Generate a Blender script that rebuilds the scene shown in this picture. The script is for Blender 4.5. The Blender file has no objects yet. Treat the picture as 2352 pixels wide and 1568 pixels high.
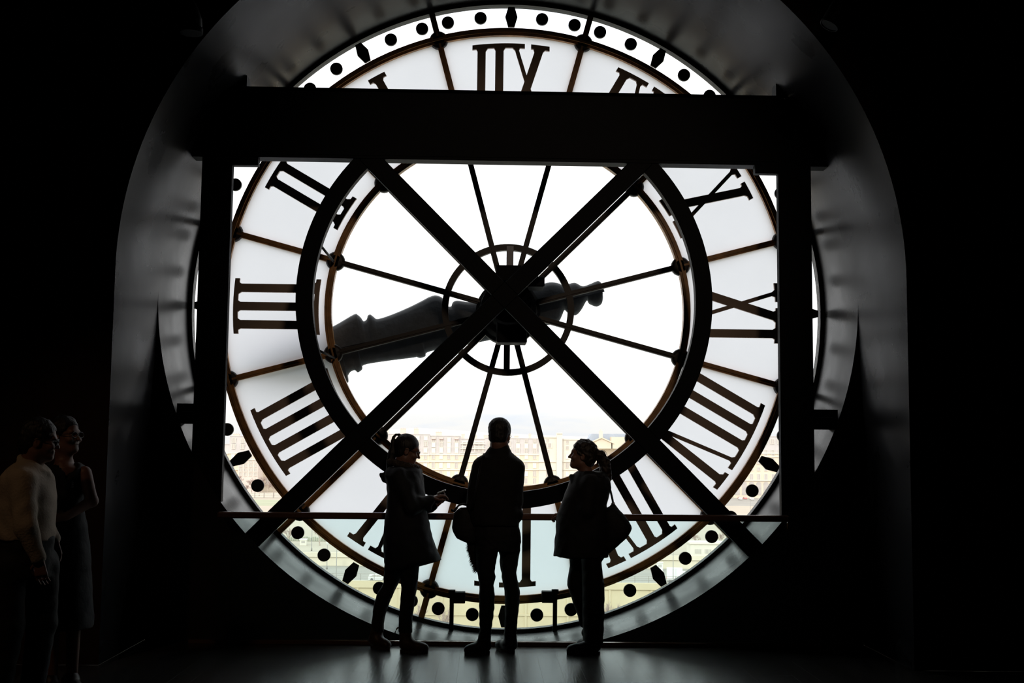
import bpy, math, random
import numpy as np
from mathutils import Vector, Matrix

# ------------------------------------------------------------------ camera, sky, sun, exposure
sc = bpy.context.scene
COL = sc.collection
FOC, PITCH, YAW, ROLL = 2713.6, 0.0936, 0.0219, 0.0110
CAM = np.array([-0.199, 0.0, 1.55])

def _axes():
    cp, sp = math.cos(PITCH), math.sin(PITCH); cy, sy = math.cos(YAW), math.sin(YAW)
    f = np.array([sy*cp, cy*cp, sp]); ri = np.array([cy, -sy, 0.0]); u = np.cross(ri, f)
    cr, sr = math.cos(ROLL), math.sin(ROLL)
    return cr*ri+sr*u, -sr*ri+cr*u, f
RI, UP, FW = _axes()

def at(px, py, Y):
    """world point on the plane y = Y that the photograph shows at pixel (px, py)"""
    d = FW + RI*(px-1176)/FOC + UP*(784-py)/FOC
    return CAM + d*(Y/d[1])

cam_data = bpy.data.cameras.new('camera'); cam = bpy.data.objects.new('camera', cam_data); COL.objects.link(cam)
cam_data.sensor_fit = 'HORIZONTAL'; cam_data.sensor_width = 36.0; cam_data.lens = FOC/2352*36.0
cam_data.clip_start = 0.1; cam_data.clip_end = 5000
cam.matrix_world = Matrix(((RI[0], UP[0], -FW[0], CAM[0]), (RI[1], UP[1], -FW[1], CAM[1]), (RI[2], UP[2], -FW[2], CAM[2]), (0, 0, 0, 1)))
sc.camera = cam

SKY = 1.75
world = bpy.data.worlds.new('sky'); sc.world = world; world.use_nodes = True
nt = world.node_tree; nt.nodes.clear()
def N(tree, typ, **kw):
    n = tree.nodes.new(typ)
    for k, v in kw.items(): setattr(n, k, v)
    return n
def ramp(tree, stops):
    n = N(tree, 'ShaderNodeValToRGB'); e = n.color_ramp.elements
    while len(e) < len(stops): e.new(0.5)
    for i, (p, c) in enumerate(stops):
        e[i].position = p; e[i].color = (*c, 1)
    return n
out = N(nt, 'ShaderNodeOutputWorld'); bg = N(nt, 'ShaderNodeBackground'); tc = N(nt, 'ShaderNodeTexCoord')
sep = N(nt, 'ShaderNodeSeparateXYZ'); nt.links.new(tc.outputs['Generated'], sep.inputs[0])
# hazy overcast: a slightly blue-grey, cloudy band near the horizon, bright white above
mpv = N(nt, 'ShaderNodeMapping'); mpv.inputs['Scale'].default_value = (5, 5, 26)
nt.links.new(tc.outputs['Generated'], mpv.inputs[0])
noi = N(nt, 'ShaderNodeTexNoise'); noi.inputs['Scale'].default_value = 2.2; noi.inputs['Detail'].default_value = 5
nt.links.new(mpv.outputs[0], noi.inputs['Vector'])
cl = ramp(nt, [(0.36, (0.88, 0.92, 0.985)), (0.50, (1, 0.99, 0.975))]); nt.links.new(noi.outputs[0], cl.inputs[0])
el = ramp(nt, [(0.0, (0.57, 0.565, 0.56)), (0.03, (0.60, 0.60, 0.60)), (0.075, (1, 1, 1))]); nt.links.new(sep.outputs['Z'], el.inputs[0])
mu = N(nt, 'ShaderNodeMix', data_type='RGBA', blend_type='MULTIPLY'); mu.inputs[0].default_value = 1
nt.links.new(el.outputs[0], mu.inputs[6]); nt.links.new(cl.outputs[0], mu.inputs[7])
nt.links.new(mu.outputs[2], bg.inputs['Color']); bg.inputs['Strength'].default_value = SKY
nt.links.new(bg.outputs[0], out.inputs[0])

sun_d = bpy.data.lights.new('sun', 'SUN'); sun = bpy.data.objects.new('sun', sun_d); COL.objects.link(sun)
sun_d.energy = 1.5; sun_d.angle = math.radians(6); sun_d.color = (1.0, 0.92, 0.80)
sun.rotation_euler = Vector((0.35, 1.0, -0.62)).to_track_quat('-Z', 'Y').to_euler()

# the dim warm gallery spotlight on the room side, high on the left
lamp_d = bpy.data.lights.new('gallery_lamp', 'SPOT'); lamp = bpy.data.objects.new('gallery_lamp', lamp_d); COL.objects.link(lamp)
lamp_d.energy = 42; lamp_d.color = (1.0, 0.62, 0.34); lamp_d.spot_size = math.radians(30); lamp_d.spot_blend = 0.8; lamp_d.shadow_soft_size = 0.1
lamp.location = (-4.6, 3.2, 5.2)
lamp.rotation_euler = (Vector((-3.0, 7.4, 1.55)) - Vector(lamp.location)).to_track_quat('-Z', 'Y').to_euler()

# a second warm gallery spotlight under the ceiling behind the camera, thrown on the clock
lamp2_d = bpy.data.lights.new('clock_lamp', 'SPOT'); lamp2 = bpy.data.objects.new('clock_lamp', lamp2_d); COL.objects.link(lamp2)
lamp2_d.energy = 400; lamp2_d.color = (1.0, 0.76, 0.56); lamp2_d.spot_size = math.radians(25); lamp2_d.spot_blend = 0.6; lamp2_d.shadow_soft_size = 0.45
lamp2.location = (1.6, -2.0, 6.8)
lamp2.rotation_euler = (Vector((0.0, 10.9, 2.6)) - Vector(lamp2.location)).to_track_quat('-Z', 'Y').to_euler()

vs = sc.view_settings
sc.display_settings.display_device = 'sRGB'
vs.view_transform = 'Standard'; vs.look = 'None'; vs.exposure = 0.0; vs.gamma = 1.0; vs.use_curve_mapping = False
cy = sc.cycles
cy.use_denoising = True; cy.max_bounces = 10; cy.diffuse_bounces = 5; cy.glossy_bounces = 4
cy.transmission_bounces = 6; cy.transparent_max_bounces = 24; cy.sample_clamp_indirect = 4.0
cy.caustics_reflective = False; cy.caustics_refractive = False

# ------------------------------------------------------------------ materials
def mat(name, color, rough=0.6, metal=0.0, spec=0.5, var=0.0, vscale=6.0, bump=0.0, bscale=40.0, stretch=None, rvar=0.0):
    m = bpy.data.materials.new(name); m.use_nodes = True
    t = m.node_tree; b = t.nodes['Principled BSDF']
    b.inputs['Base Color'].default_value = (*color, 1); b.inputs['Roughness'].default_value = rough
    b.inputs['Metallic'].default_value = metal; b.inputs['Specular IOR Level'].default_value = spec
    if var or bump or rvar:
        tcx = N(t, 'ShaderNodeTexCoord'); mp = N(t, 'ShaderNodeMapping')
        if stretch: mp.inputs['Scale'].default_value = stretch
        t.links.new(tcx.outputs['Object'], mp.inputs[0])
    if var or rvar:
        n = N(t, 'ShaderNodeTexNoise'); n.inputs['Scale'].default_value = vscale; n.inputs['Detail'].default_value = 6
        t.links.new(mp.outputs[0], n.inputs['Vector'])
    if var:
        c = np.array(color)
        r = ramp(t, [(0.3, tuple(np.clip(c*(1-var), 0, 1))), (0.7, tuple(np.clip(c*(1+var), 0, 1)))])
        t.links.new(n.outputs[0], r.inputs[0]); t.links.new(r.outputs[0], b.inputs['Base Color'])
    if rvar:
        mr = N(t, 'ShaderNodeMapRange'); mr.inputs[1].default_value = 0.3; mr.inputs[2].default_value = 0.7
        mr.inputs[3].default_value = max(0.02, rough-rvar); mr.inputs[4].default_value = min(1, rough+rvar)
        t.links.new(n.outputs[0], mr.inputs[0]); t.links.new(mr.outputs[0], b.inputs['Roughness'])
    if bump:
        n2 = N(t, 'ShaderNodeTexNoise'); n2.inputs['Scale'].default_value = bscale; n2.inputs['Detail'].default_value = 4
        t.links.new(mp.outputs[0], n2.inputs['Vector'])
        bp = N(t, 'ShaderNodeBump'); bp.inputs['Strength'].default_value = bump; bp.inputs['Distance'].default_value = 0.02
        t.links.new(n2.outputs[0], bp.inputs['Height']); t.links.new(bp.outputs[0], b.inputs['Normal'])
    return m

def mat_glass(name, tint, refl):
    m = bpy.data.materials.new(name); m.use_nodes = True; t = m.node_tree; t.nodes.clear()
    o = N(t, 'ShaderNodeOutputMaterial'); tr = N(t, 'ShaderNodeBsdfTransparent'); gl = N(t, 'ShaderNodeBsdfGlossy'); mx = N(t, 'ShaderNodeMixShader')
    lw = N(t, 'ShaderNodeLayerWeight'); lw.inputs[0].default_value = refl
    tr.inputs[0].default_value = (*tint, 1); gl.inputs['Roughness'].default_value = 0.02; gl.inputs[0].default_value = (0.9, 0.9, 0.9, 1)
    t.links.new(lw.outputs['Fresnel'], mx.inputs[0]); t.links.new(tr.outputs[0], mx.inputs[1]); t.links.new(gl.outputs[0], mx.inputs[2]); t.links.new(mx.outputs[0], o.inputs[0])
    return m

def mat_frost(name, color):
    m = bpy.data.materials.new(name); m.use_nodes = True; t = m.node_tree; t.nodes.clear()
    o = N(t, 'ShaderNodeOutputMaterial'); tr = N(t, 'ShaderNodeBsdfTranslucent'); df = N(t, 'ShaderNodeBsdfDiffuse'); mx = N(t, 'ShaderNodeMixShader')
    tcx = N(t, 'ShaderNodeTexCoord'); n = N(t, 'ShaderNodeTexNoise'); n.inputs['Scale'].default_value = 1.3; n.inputs['Detail'].default_value = 6
    t.links.new(tcx.outputs['Object'], n.inputs['Vector'])
    c = np.array(color); r = ramp(t, [(0.3, tuple(c*0.965)), (0.7, tuple(c*1.02))]); t.links.new(n.outputs[0], r.inputs[0])
    t.links.new(r.outputs[0], tr.inputs[0]); df.inputs[0].default_value = (0.5, 0.5, 0.5, 1); mx.inputs[0].default_value = 0.06
    t.links.new(tr.outputs[0], mx.inputs[1]); t.links.new(df.outputs[0], mx.inputs[2]); t.links.new(mx.outputs[0], o.inputs[0])
    return m

def mat_planks():
    m = bpy.data.materials.new('dark_oak'); m.use_nodes = True; t = m.node_tree; b = t.nodes['Principled BSDF']
    tcx = N(t, 'ShaderNodeTexCoord'); oi = N(t, 'ShaderNodeObjectInfo'); va = N(t, 'ShaderNodeVectorMath', operation='ADD'); sc3 = N(t, 'ShaderNodeVectorMath', operation='SCALE')
    cb = N(t, 'ShaderNodeCombineXYZ')
    for i in range(3): t.links.new(oi.outputs['Random'], cb.inputs[i])
    t.links.new(cb.outputs[0], sc3.inputs[0]); sc3.inputs[3].default_value = 37.0
    t.links.new(tcx.outputs['Object'], va.inputs[0]); t.links.new(sc3.outputs[0], va.inputs[1])
    mp = N(t, 'ShaderNodeMapping'); mp.inputs['Scale'].default_value = (11, 1.0, 1); t.links.new(va.outputs[0], mp.inputs[0])
    n = N(t, 'ShaderNodeTexNoise'); n.inputs['Scale'].default_value = 1.0; n.inputs['Detail'].default_value = 2.0; t.links.new(mp.outputs[0], n.inputs['Vector'])
    # growth rings: contour lines of a stretched noise give cathedral grain
    ml = N(t, 'ShaderNodeMath', operation='MULTIPLY'); ml.inputs[1].default_value = 9; t.links.new(n.outputs[0], ml.inputs[0])
    sn = N(t, 'ShaderNodeMath', operation='SINE'); mm = N(t, 'ShaderNodeMath', operation='MULTIPLY'); mm.inputs[1].default_value = 6.283
    t.links.new(ml.outputs[0], mm.inputs[0]); t.links.new(mm.outputs[0], sn.inputs[0])
    r = ramp(t, [(0.0, (0.030, 0.027, 0.025)), (1.0, (0.055, 0.050, 0.047))])
    ad = N(t, 'ShaderNodeMath', operation='MULTIPLY_ADD'); ad.inputs[1].default_value = 0.25; t.links.new(sn.outputs[0], ad.inputs[0])
    t.links.new(oi.outputs['Random'], ad.inputs[2]); t.links.new(ad.outputs[0], r.inputs[0]); t.links.new(r.outputs[0], b.inputs['Base Color'])
    bp = N(t, 'ShaderNodeBump'); bp.inputs['Strength'].default_value = 0.10; bp.inputs['Distance'].default_value = 0.001
    t.links.new(sn.outputs[0], bp.inputs['Height']); t.links.new(bp.outputs[0], b.inputs['Normal'])
    b.inputs['Roughness'].default_value = 0.27; b.inputs['Specular IOR Level'].default_value = 0.75
    return m

M = dict(
    steel=mat('black_steel_paint', (0.003, 0.0040, 0.0065), 0.55, spec=0.10, var=0.2, bump=0.05, bscale=60),
    rail=mat('bronzed_rail', (0.24, 0.13, 0.09), 0.24, metal=0.5, var=0.1),
    brass=mat('aged_brass', (0.50, 0.25, 0.085), 0.42, var=0.35, vscale=9, bump=0.08),
    iron=mat('dark_iron', (0.035, 0.027, 0.024), 0.5, var=0.2),
    numeral=mat('numeral_metal', (0.44, 0.33, 0.26), 0.65, var=0.12),
    marker=mat('marker_black', (0.012, 0.011, 0.012), 0.55, var=0.1),
    lead=mat('weathered_zinc', (0.045, 0.055, 0.068), 0.55, var=0.25, vscale=12, bump=0.15, bscale=30),
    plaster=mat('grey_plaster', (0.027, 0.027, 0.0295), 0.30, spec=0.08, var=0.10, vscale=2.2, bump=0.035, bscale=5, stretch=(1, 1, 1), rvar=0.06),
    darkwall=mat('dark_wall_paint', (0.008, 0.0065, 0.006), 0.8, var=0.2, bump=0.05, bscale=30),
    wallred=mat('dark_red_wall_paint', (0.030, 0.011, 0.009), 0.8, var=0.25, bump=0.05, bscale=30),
    facade=mat('facade_stone', (0.55, 0.50, 0.42), 0.85, var=0.1),
    clear=mat_glass('clear_pane', (0.975, 0.98, 0.98), 0.12),
    balu=mat_glass('balustrade_pane', (0.905, 0.982, 0.968), 0.10),
    frost=mat_frost('frosted_pane', (0.76, 0.772, 0.83)),
    plank=mat_planks(),
    subfloor=mat('subfloor', (0.02, 0.018, 0.016), 0.7, var=0.1),
    skin=mat('skin', (0.22, 0.11, 0.08), 0.5, var=0.08, vscale=20),
    eye=mat('eye_white', (0.55, 0.53, 0.5), 0.2, var=0.02),
    hair_dark=mat('dark_hair', (0.008, 0.006, 0.005), 0.55, var=0.3, vscale=30, bump=0.4, bscale=90, stretch=(1, 1, 0.15)),
    hair_brown=mat('brown_hair', (0.022, 0.013, 0.008), 0.5, var=0.3, vscale=30, bump=0.4, bscale=90, stretch=(1, 1, 0.15)),
    coat_navy=mat('navy_parka', (0.009, 0.011, 0.016), 0.8, var=0.2, bump=0.35, bscale=14),
    coat_black=mat('black_wool', (0.0045, 0.0045, 0.0055), 0.85, var=0.2, bump=0.3, bscale=16),
    coat_grey=mat('charcoal_wool', (0.006, 0.006, 0.007), 0.85, var=0.2, bump=0.3, bscale=16),
    fur=mat('fur_trim', (0.055, 0.042, 0.032), 0.9, var=0.4, vscale=60, bump=0.8, bscale=120),
    jeans=mat('dark_denim', (0.007, 0.0075, 0.009), 0.8, var=0.25, bump=0.3, bscale=22),
    leather=mat('brown_leather', (0.065, 0.030, 0.018), 0.45, var=0.25, bump=0.1),
    shoe=mat('black_leather', (0.018, 0.014, 0.013), 0.45, var=0.2, bump=0.1),
    sole=mat('shoe_sole', (0.05, 0.035, 0.028), 0.7, var=0.2),
    bag=mat('black_bag_fabric', (0.006, 0.0055, 0.006), 0.75, var=0.2, bump=0.2, bscale=30),
    buckle=mat('pale_metal', (0.75, 0.75, 0.78), 0.35, metal=0.6, var=0.05),
    specs=mat('spectacle_frame', (0.02, 0.016, 0.015), 0.3, var=0.1),
    phone=mat('pale_phone', (0.45, 0.50, 0.52), 0.25, var=0.05),
    sweater=mat('cream_knit', (0.46, 0.38, 0.30), 0.9, var=0.08, bump=0.25, bscale=70),
    dress=mat('dark_navy_cloth', (0.007, 0.008, 0.012), 0.85, var=0.2, bump=0.3, bscale=20),
    # the city beyond: stone, zinc and winter ground, with haze put into their pale colours
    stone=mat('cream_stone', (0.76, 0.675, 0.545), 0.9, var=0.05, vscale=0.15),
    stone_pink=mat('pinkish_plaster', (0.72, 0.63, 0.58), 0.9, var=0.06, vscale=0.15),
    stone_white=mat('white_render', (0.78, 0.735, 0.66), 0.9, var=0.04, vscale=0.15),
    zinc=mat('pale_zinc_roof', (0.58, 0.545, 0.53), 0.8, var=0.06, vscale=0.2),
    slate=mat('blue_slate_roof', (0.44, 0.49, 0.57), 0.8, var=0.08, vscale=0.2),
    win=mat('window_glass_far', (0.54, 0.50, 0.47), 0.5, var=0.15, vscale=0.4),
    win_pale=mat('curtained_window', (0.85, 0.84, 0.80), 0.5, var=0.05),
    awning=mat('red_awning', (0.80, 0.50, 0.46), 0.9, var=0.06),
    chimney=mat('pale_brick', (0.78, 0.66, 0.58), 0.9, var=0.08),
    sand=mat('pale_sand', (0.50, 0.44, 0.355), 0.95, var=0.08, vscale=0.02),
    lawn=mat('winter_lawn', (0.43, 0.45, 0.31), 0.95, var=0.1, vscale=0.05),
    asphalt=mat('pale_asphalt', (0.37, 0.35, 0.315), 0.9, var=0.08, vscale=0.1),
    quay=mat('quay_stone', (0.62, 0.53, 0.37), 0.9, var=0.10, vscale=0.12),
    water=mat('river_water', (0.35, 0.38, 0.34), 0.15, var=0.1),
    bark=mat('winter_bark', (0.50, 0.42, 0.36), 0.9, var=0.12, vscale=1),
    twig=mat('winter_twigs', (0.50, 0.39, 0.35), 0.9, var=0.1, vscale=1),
    car_white=mat('white_car_paint', (0.85, 0.85, 0.84), 0.3, var=0.03),
    car_red=mat('red_car_paint', (0.75, 0.28, 0.26), 0.3, var=0.03),
    car_grey=mat('grey_car_paint', (0.45, 0.46, 0.48), 0.3, var=0.03),
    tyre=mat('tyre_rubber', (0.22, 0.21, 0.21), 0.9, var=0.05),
    tail=mat('red_tail_lamp', (0.8, 0.15, 0.15), 0.3, var=0.03),
    palezinc=mat('pale_zinc_plate', (0.55, 0.58, 0.66), 0.5, var=0.15, vscale=20),
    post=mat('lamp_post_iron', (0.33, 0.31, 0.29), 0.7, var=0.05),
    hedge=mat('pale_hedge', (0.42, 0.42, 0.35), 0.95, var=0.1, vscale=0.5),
)

# ------------------------------------------------------------------ object and mesh helpers
def tag(o, label=None, cat=None, group=None, kind=None):
    if label: o['label'] = label
    if cat: o['category'] = cat
    if group: o['group'] = group
    if kind: o['kind'] = kind
    return o
def empty(name, loc=(0, 0, 0), rz=0.0):
    o = bpy.data.objects.new(name, None); COL.objects.link(o); o.location = loc; o.rotation_euler = (0, 0, rz); o.empty_display_size = 0.2
    return o
def thing(name, label, cat, loc=(0, 0, 0), group=None, rz=0.0):
    return tag(empty(name, loc, rz), label, cat, group)
def link(name, me, parent=None, loc=None):
    o = bpy.data.objects.new(name, me); COL.objects.link(o)
    if parent is not None: o.parent = parent
    if loc is not None: o.location = loc
    return o
def copy_tree(o, parent=None):
    c = o.copy(); COL.objects.link(c); c.parent = parent
    for ch in list(o.children): copy_tree(ch, c)
    return c

class MB:
    """collects faces, becomes one mesh object"""
    def __init__(s): s.v = []; s.f = []; s.m = []; s.sm = []
    def add(s, verts, faces, mi=0, smooth=False):
        o = len(s.v); s.v += [tuple(float(c) for c in p) for p in verts]; s.f += [tuple(i+o for i in f) for f in faces]
        s.m += [mi]*len(faces); s.sm += [smooth]*len(faces); return s
    def box(s, lo, hi, mi=0, bev=0.0):
        x0, y0, z0 = lo; x1, y1, z1 = hi
        if bev <= 0:
            v = [(x0,y0,z0),(x1,y0,z0),(x1,y1,z0),(x0,y1,z0),(x0,y0,z1),(x1,y0,z1),(x1,y1,z1),(x0,y1,z1)]
            return s.add(v, [(0,3,2,1),(4,5,6,7),(0,1,5,4),(1,2,6,5),(2,3,7,6),(3,0,4,7)], mi)
        return s.obox(((x0+x1)/2,(y0+y1)/2,(z0+z1)/2), ((x1-x0)/2,(y1-y0)/2,(z1-z0)/2), np.eye(3), mi, bev)
    def obox(s, c, h, R, mi=0, bev=0.0):
        """oriented box, columns of R are its axes; chamfered edges"""
        c = np.array(c, float); h = np.array(h, float); R = np.array(R, float)
        if bev <= 0:
            v = [c+R@(h*np.array(q)) for q in [(-1,-1,-1),(1,-1,-1),(1,1,-1),(-1,1,-1),(-1,-1,1),(1,-1,1),(1,1,1),(-1,1,1)]]
            return s.add(v, [(0,3,2,1),(4,5,6,7),(0,1,5,4),(1,2,6,5),(2,3,7,6),(3,0,4,7)], mi)
        V = []; idx = {}
        for sx in (-1,1):
            for sy in (-1,1):
                for sz in (-1,1):
                    for a in range(3):
                        sg = np.array([sx,sy,sz], float); q = sg*h; q2 = q-sg*bev; q2[a] = q[a]
                        idx[(sx,sy,sz,a)] = len(V); V.append(c+R@q2)
        F = []
        for a in range(3):
            b, d = (a+1)%3, (a+2)%3
            for sg in (-1,1):
                k = []
                for (p, q) in ((-1,-1),(1,-1),(1,1),(-1,1)):
                    t = [0,0,0]; t[a] = sg; t[b] = p; t[d] = q; k.append(idx[(*t, a)])
                F.append(tuple(k) if sg > 0 else tuple(reversed(k)))
            for p in (-1,1):
                for q in (-1,1):
                    t0 = [0,0,0]; t1 = [0,0,0]; t0[a] = -1; t1[a] = 1
                    for t in (t0,t1): t[b] = p; t[d] = q
                    k = [idx[(*t0,b)], idx[(*t1,b)], idx[(*t1,d)], idx[(*t0,d)]]
                    F.append(tuple(k) if p*q > 0 else tuple(reversed(k)))
        for sx in (-1,1):
            for sy in (-1,1):
                for sz in (-1,1):
                    k = [idx[(sx,sy,sz,a)] for a in range(3)]
                    F.append(tuple(k) if sx*sy*sz > 0 else tuple(reversed(k)))
        return s.add(V, F, mi)
    def bar(s, p0, p1, w, t, up=(0,1,0), mi=0, bev=0.0):
        """rectangular bar from p0 to p1; t along 'up', w across"""
        p0 = np.array(p0, float); p1 = np.array(p1, float); d = p1-p0; L = np.linalg.norm(d); d /= L
        u = np.array(up, float); u -= d*(u@d); u /= np.linalg.norm(u); x = np.cross(u, d)
        return s.obox((p0+p1)/2, (w/2, t/2, L/2), np.stack([x, u, d], 1), mi, bev)
    def tube(s, pts, r, n=10, mi=0, smooth=True, cap=True):
        pts = [np.array(p, float) for p in pts]; rs = [r]*len(pts) if np.isscalar(r) else r
        V = []; F = []
        for i, p in enumerate(pts):
            a = pts[max(0, i-1)]; b = pts[min(len(pts)-1, i+1)]; d = b-a; d = d/(np.linalg.norm(d)+1e-12)
            u = np.array([0,0,1.0]) if abs(d[2]) < 0.9 else np.array([1.0,0,0]); x = np.cross(u, d); x /= np.linalg.norm(x); y = np.cross(d, x)
            for k in range(n):
                t = 2*math.pi*k/n; V.append(p+rs[i]*(math.cos(t)*x+math.sin(t)*y))
        for i in range(len(pts)-1):
            for k in range(n):
                F.append((i*n+k, i*n+(k+1)%n, (i+1)*n+(k+1)%n, (i+1)*n+k))
        s.add(V, F, mi, smooth)
        if cap:
            o = len(s.v)-len(V)
            s.f += [tuple(o+k for k in reversed(range(n))), tuple(o+(len(pts)-1)*n+k for k in range(n))]; s.m += [mi]*2; s.sm += [False]*2
        return s
    def lathe(s, c, axis, prof, n=24, mi=0, smooth=True):
        """prof: list of (distance along axis, radius)"""
        c = np.array(c, float); a = np.array(axis, float); a /= np.linalg.norm(a)
        u = np.array([0,0,1.0]) if abs(a[2]) < 0.9 else np.array([1.0,0,0]); x = np.cross(u, a); x /= np.linalg.norm(x); y = np.cross(a, x)
        V = []; F = []
        for (h, r) in prof:
            for k in range(n):
                t = 2*math.pi*k/n; V.append(c+a*h+max(r, 1e-4)*(math.cos(t)*x+math.sin(t)*y))
        for i in range(len(prof)-1):
            for k in range(n): F.append((i*n+k, i*n+(k+1)%n, (i+1)*n+(k+1)%n, (i+1)*n+k))
        F.append(tuple(reversed(range(n)))); F.append(tuple((len(prof)-1)*n+k for k in range(n)))
        return s.add(V, F, mi, smooth)
    def extrude(s, poly, y0, y1, mi=0, mi_front=None):
        """polygon in the x-z plane (list of (x, z), counter-clockwise seen from -y) made solid from y0 (near) to y1"""
        n = len(poly); V = [(p[0], y0, p[1]) for p in poly]+[(p[0], y1, p[1]) for p in poly]
        s.add(V, [tuple(range(n))], mi if mi_front is None else mi_front)
        o = len(s.v)-2*n
        s.f.append(tuple(o+n+i for i in reversed(range(n)))); s.m.append(mi); s.sm.append(False)
        for i in range(n):
            j = (i+1)%n; s.f.append((o+i, o+n+i, o+n+j, o+j)); s.m.append(mi); s.sm.append(False)
        return s
    def ring(s, cx, cz, r0, r1, y0, y1, n=144, a0=0.0, a1=2*math.pi, mi=0, mi_front=None, smooth=False):
        """annulus (or sector, angles clockwise from top) solid between y0 and y1"""
        full = abs(a1-a0-2*math.pi) < 1e-6; m = n if full else n+1
        V = []
        for i in range(m):
            t = a0+(a1-a0)*i/n; sn, cs = math.sin(t), math.cos(t)
            V += [(cx+r0*sn, y0, cz+r0*cs), (cx+r1*sn, y0, cz+r1*cs), (cx+r1*sn, y1, cz+r1*cs), (cx+r0*sn, y1, cz+r0*cs)]
        o = len(s.v); s.v += [tuple(float(c) for c in p) for p in V]
        for i in range(n):
            j = (i+1) % m
            A = [o+4*i+k for k in range(4)]; B = [o+4*j+k for k in range(4)]
            for k in range(4):
                l = (k+1) % 4
                s.f.append((A[k], A[l], B[l], B[k])); s.m.append(mi_front if (k == 0 and mi_front is not None) else mi); s.sm.append(smooth and k in (1, 3))
        if not full:
            s.f.append(tuple(o+k for k in reversed(range(4)))); s.f.append(tuple(o+4*(m-1)+k for k in range(4))); s.m += [mi]*2; s.sm += [False]*2
        return s
    def mesh(s, name, mats):
        me = bpy.data.meshes.new(name); me.from_pydata(s.v, [], s.f)
        for m in (mats if isinstance(mats, (list, tuple)) else [mats]): me.materials.append(m)
        me.polygons.foreach_set('material_index', s.m); me.polygons.foreach_set('use_smooth', s.sm); me.update()
        return me
    def build(s, name, mats, parent=None):
        """links the collected world-space geometry; under a parent that is an Empty (or an object) at some place the local offset is removed"""
        o = link(name, s.mesh(name, mats))
        if parent is not None:
            o.parent = parent; o.matrix_parent_inverse = wmat(parent).inverted()
        return o
def wmat(o):
    m = Matrix.LocRotScale(o.location, o.rotation_euler, o.scale)
    return (wmat(o.parent) @ o.matrix_parent_inverse @ m) if o.parent else m

# ------------------------------------------------------------------ implicit surfaces for people and soft goods
def surface_nets(f, lo, h):
    ins = f < 0
    n = np.array(f.shape)
    c = np.zeros(n-1, np.int8)
    for dx in (0,1):
        for dy in (0,1):
            for dz in (0,1):
                c += ins[dx:n[0]-1+dx, dy:n[1]-1+dy, dz:n[2]-1+dz]
    act = np.argwhere((c > 0) & (c < 8)); idx = -np.ones(n-1, np.int64); idx[tuple(act.T)] = np.arange(len(act))
    acc = np.zeros((len(act), 3)); cnt = np.zeros(len(act))
    cor = [(i>>2&1, i>>1&1, i&1) for i in range(8)]
    val = [f[act[:,0]+a, act[:,1]+b, act[:,2]+d] for a, b, d in cor]
    for i in range(8):
        for bit in (1,2,4):
            j = i | bit
            if j == i: continue
            a, b = val[i], val[j]; m = (a < 0) != (b < 0)
            t = np.where(m, a/np.where(m, a-b, 1), 0)
            p0 = np.array(cor[i], float); p1 = np.array(cor[j], float)
            acc += np.where(m[:,None], p0+(p1-p0)*t[:,None], 0); cnt += m
    V = (act+acc/cnt[:,None])*h+lo
    Q = []
    for ax in range(3):
        sl0 = [slice(None)]*3; sl1 = [slice(None)]*3; sl0[ax] = slice(0, n[ax]-1); sl1[ax] = slice(1, n[ax])
        ch = ins[tuple(sl0)] != ins[tuple(sl1)]; e = np.argwhere(ch)
        b, d = (ax+1)%3, (ax+2)%3
        e = e[(e[:,b] > 0) & (e[:,d] > 0) & (e[:,b] < n[b]-1) & (e[:,d] < n[d]-1)]
        sg = ins[tuple(e.T)]
        def g(ob, od):
            q = e.copy(); q[:,b] -= ob; q[:,d] -= od; return idx[tuple(q.T)]
        q = np.stack([g(1,1), g(0,1), g(0,0), g(1,0)], 1)
        q[~sg] = q[~sg][:, ::-1]; Q.append(q)
    return V, np.concatenate(Q)

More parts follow.
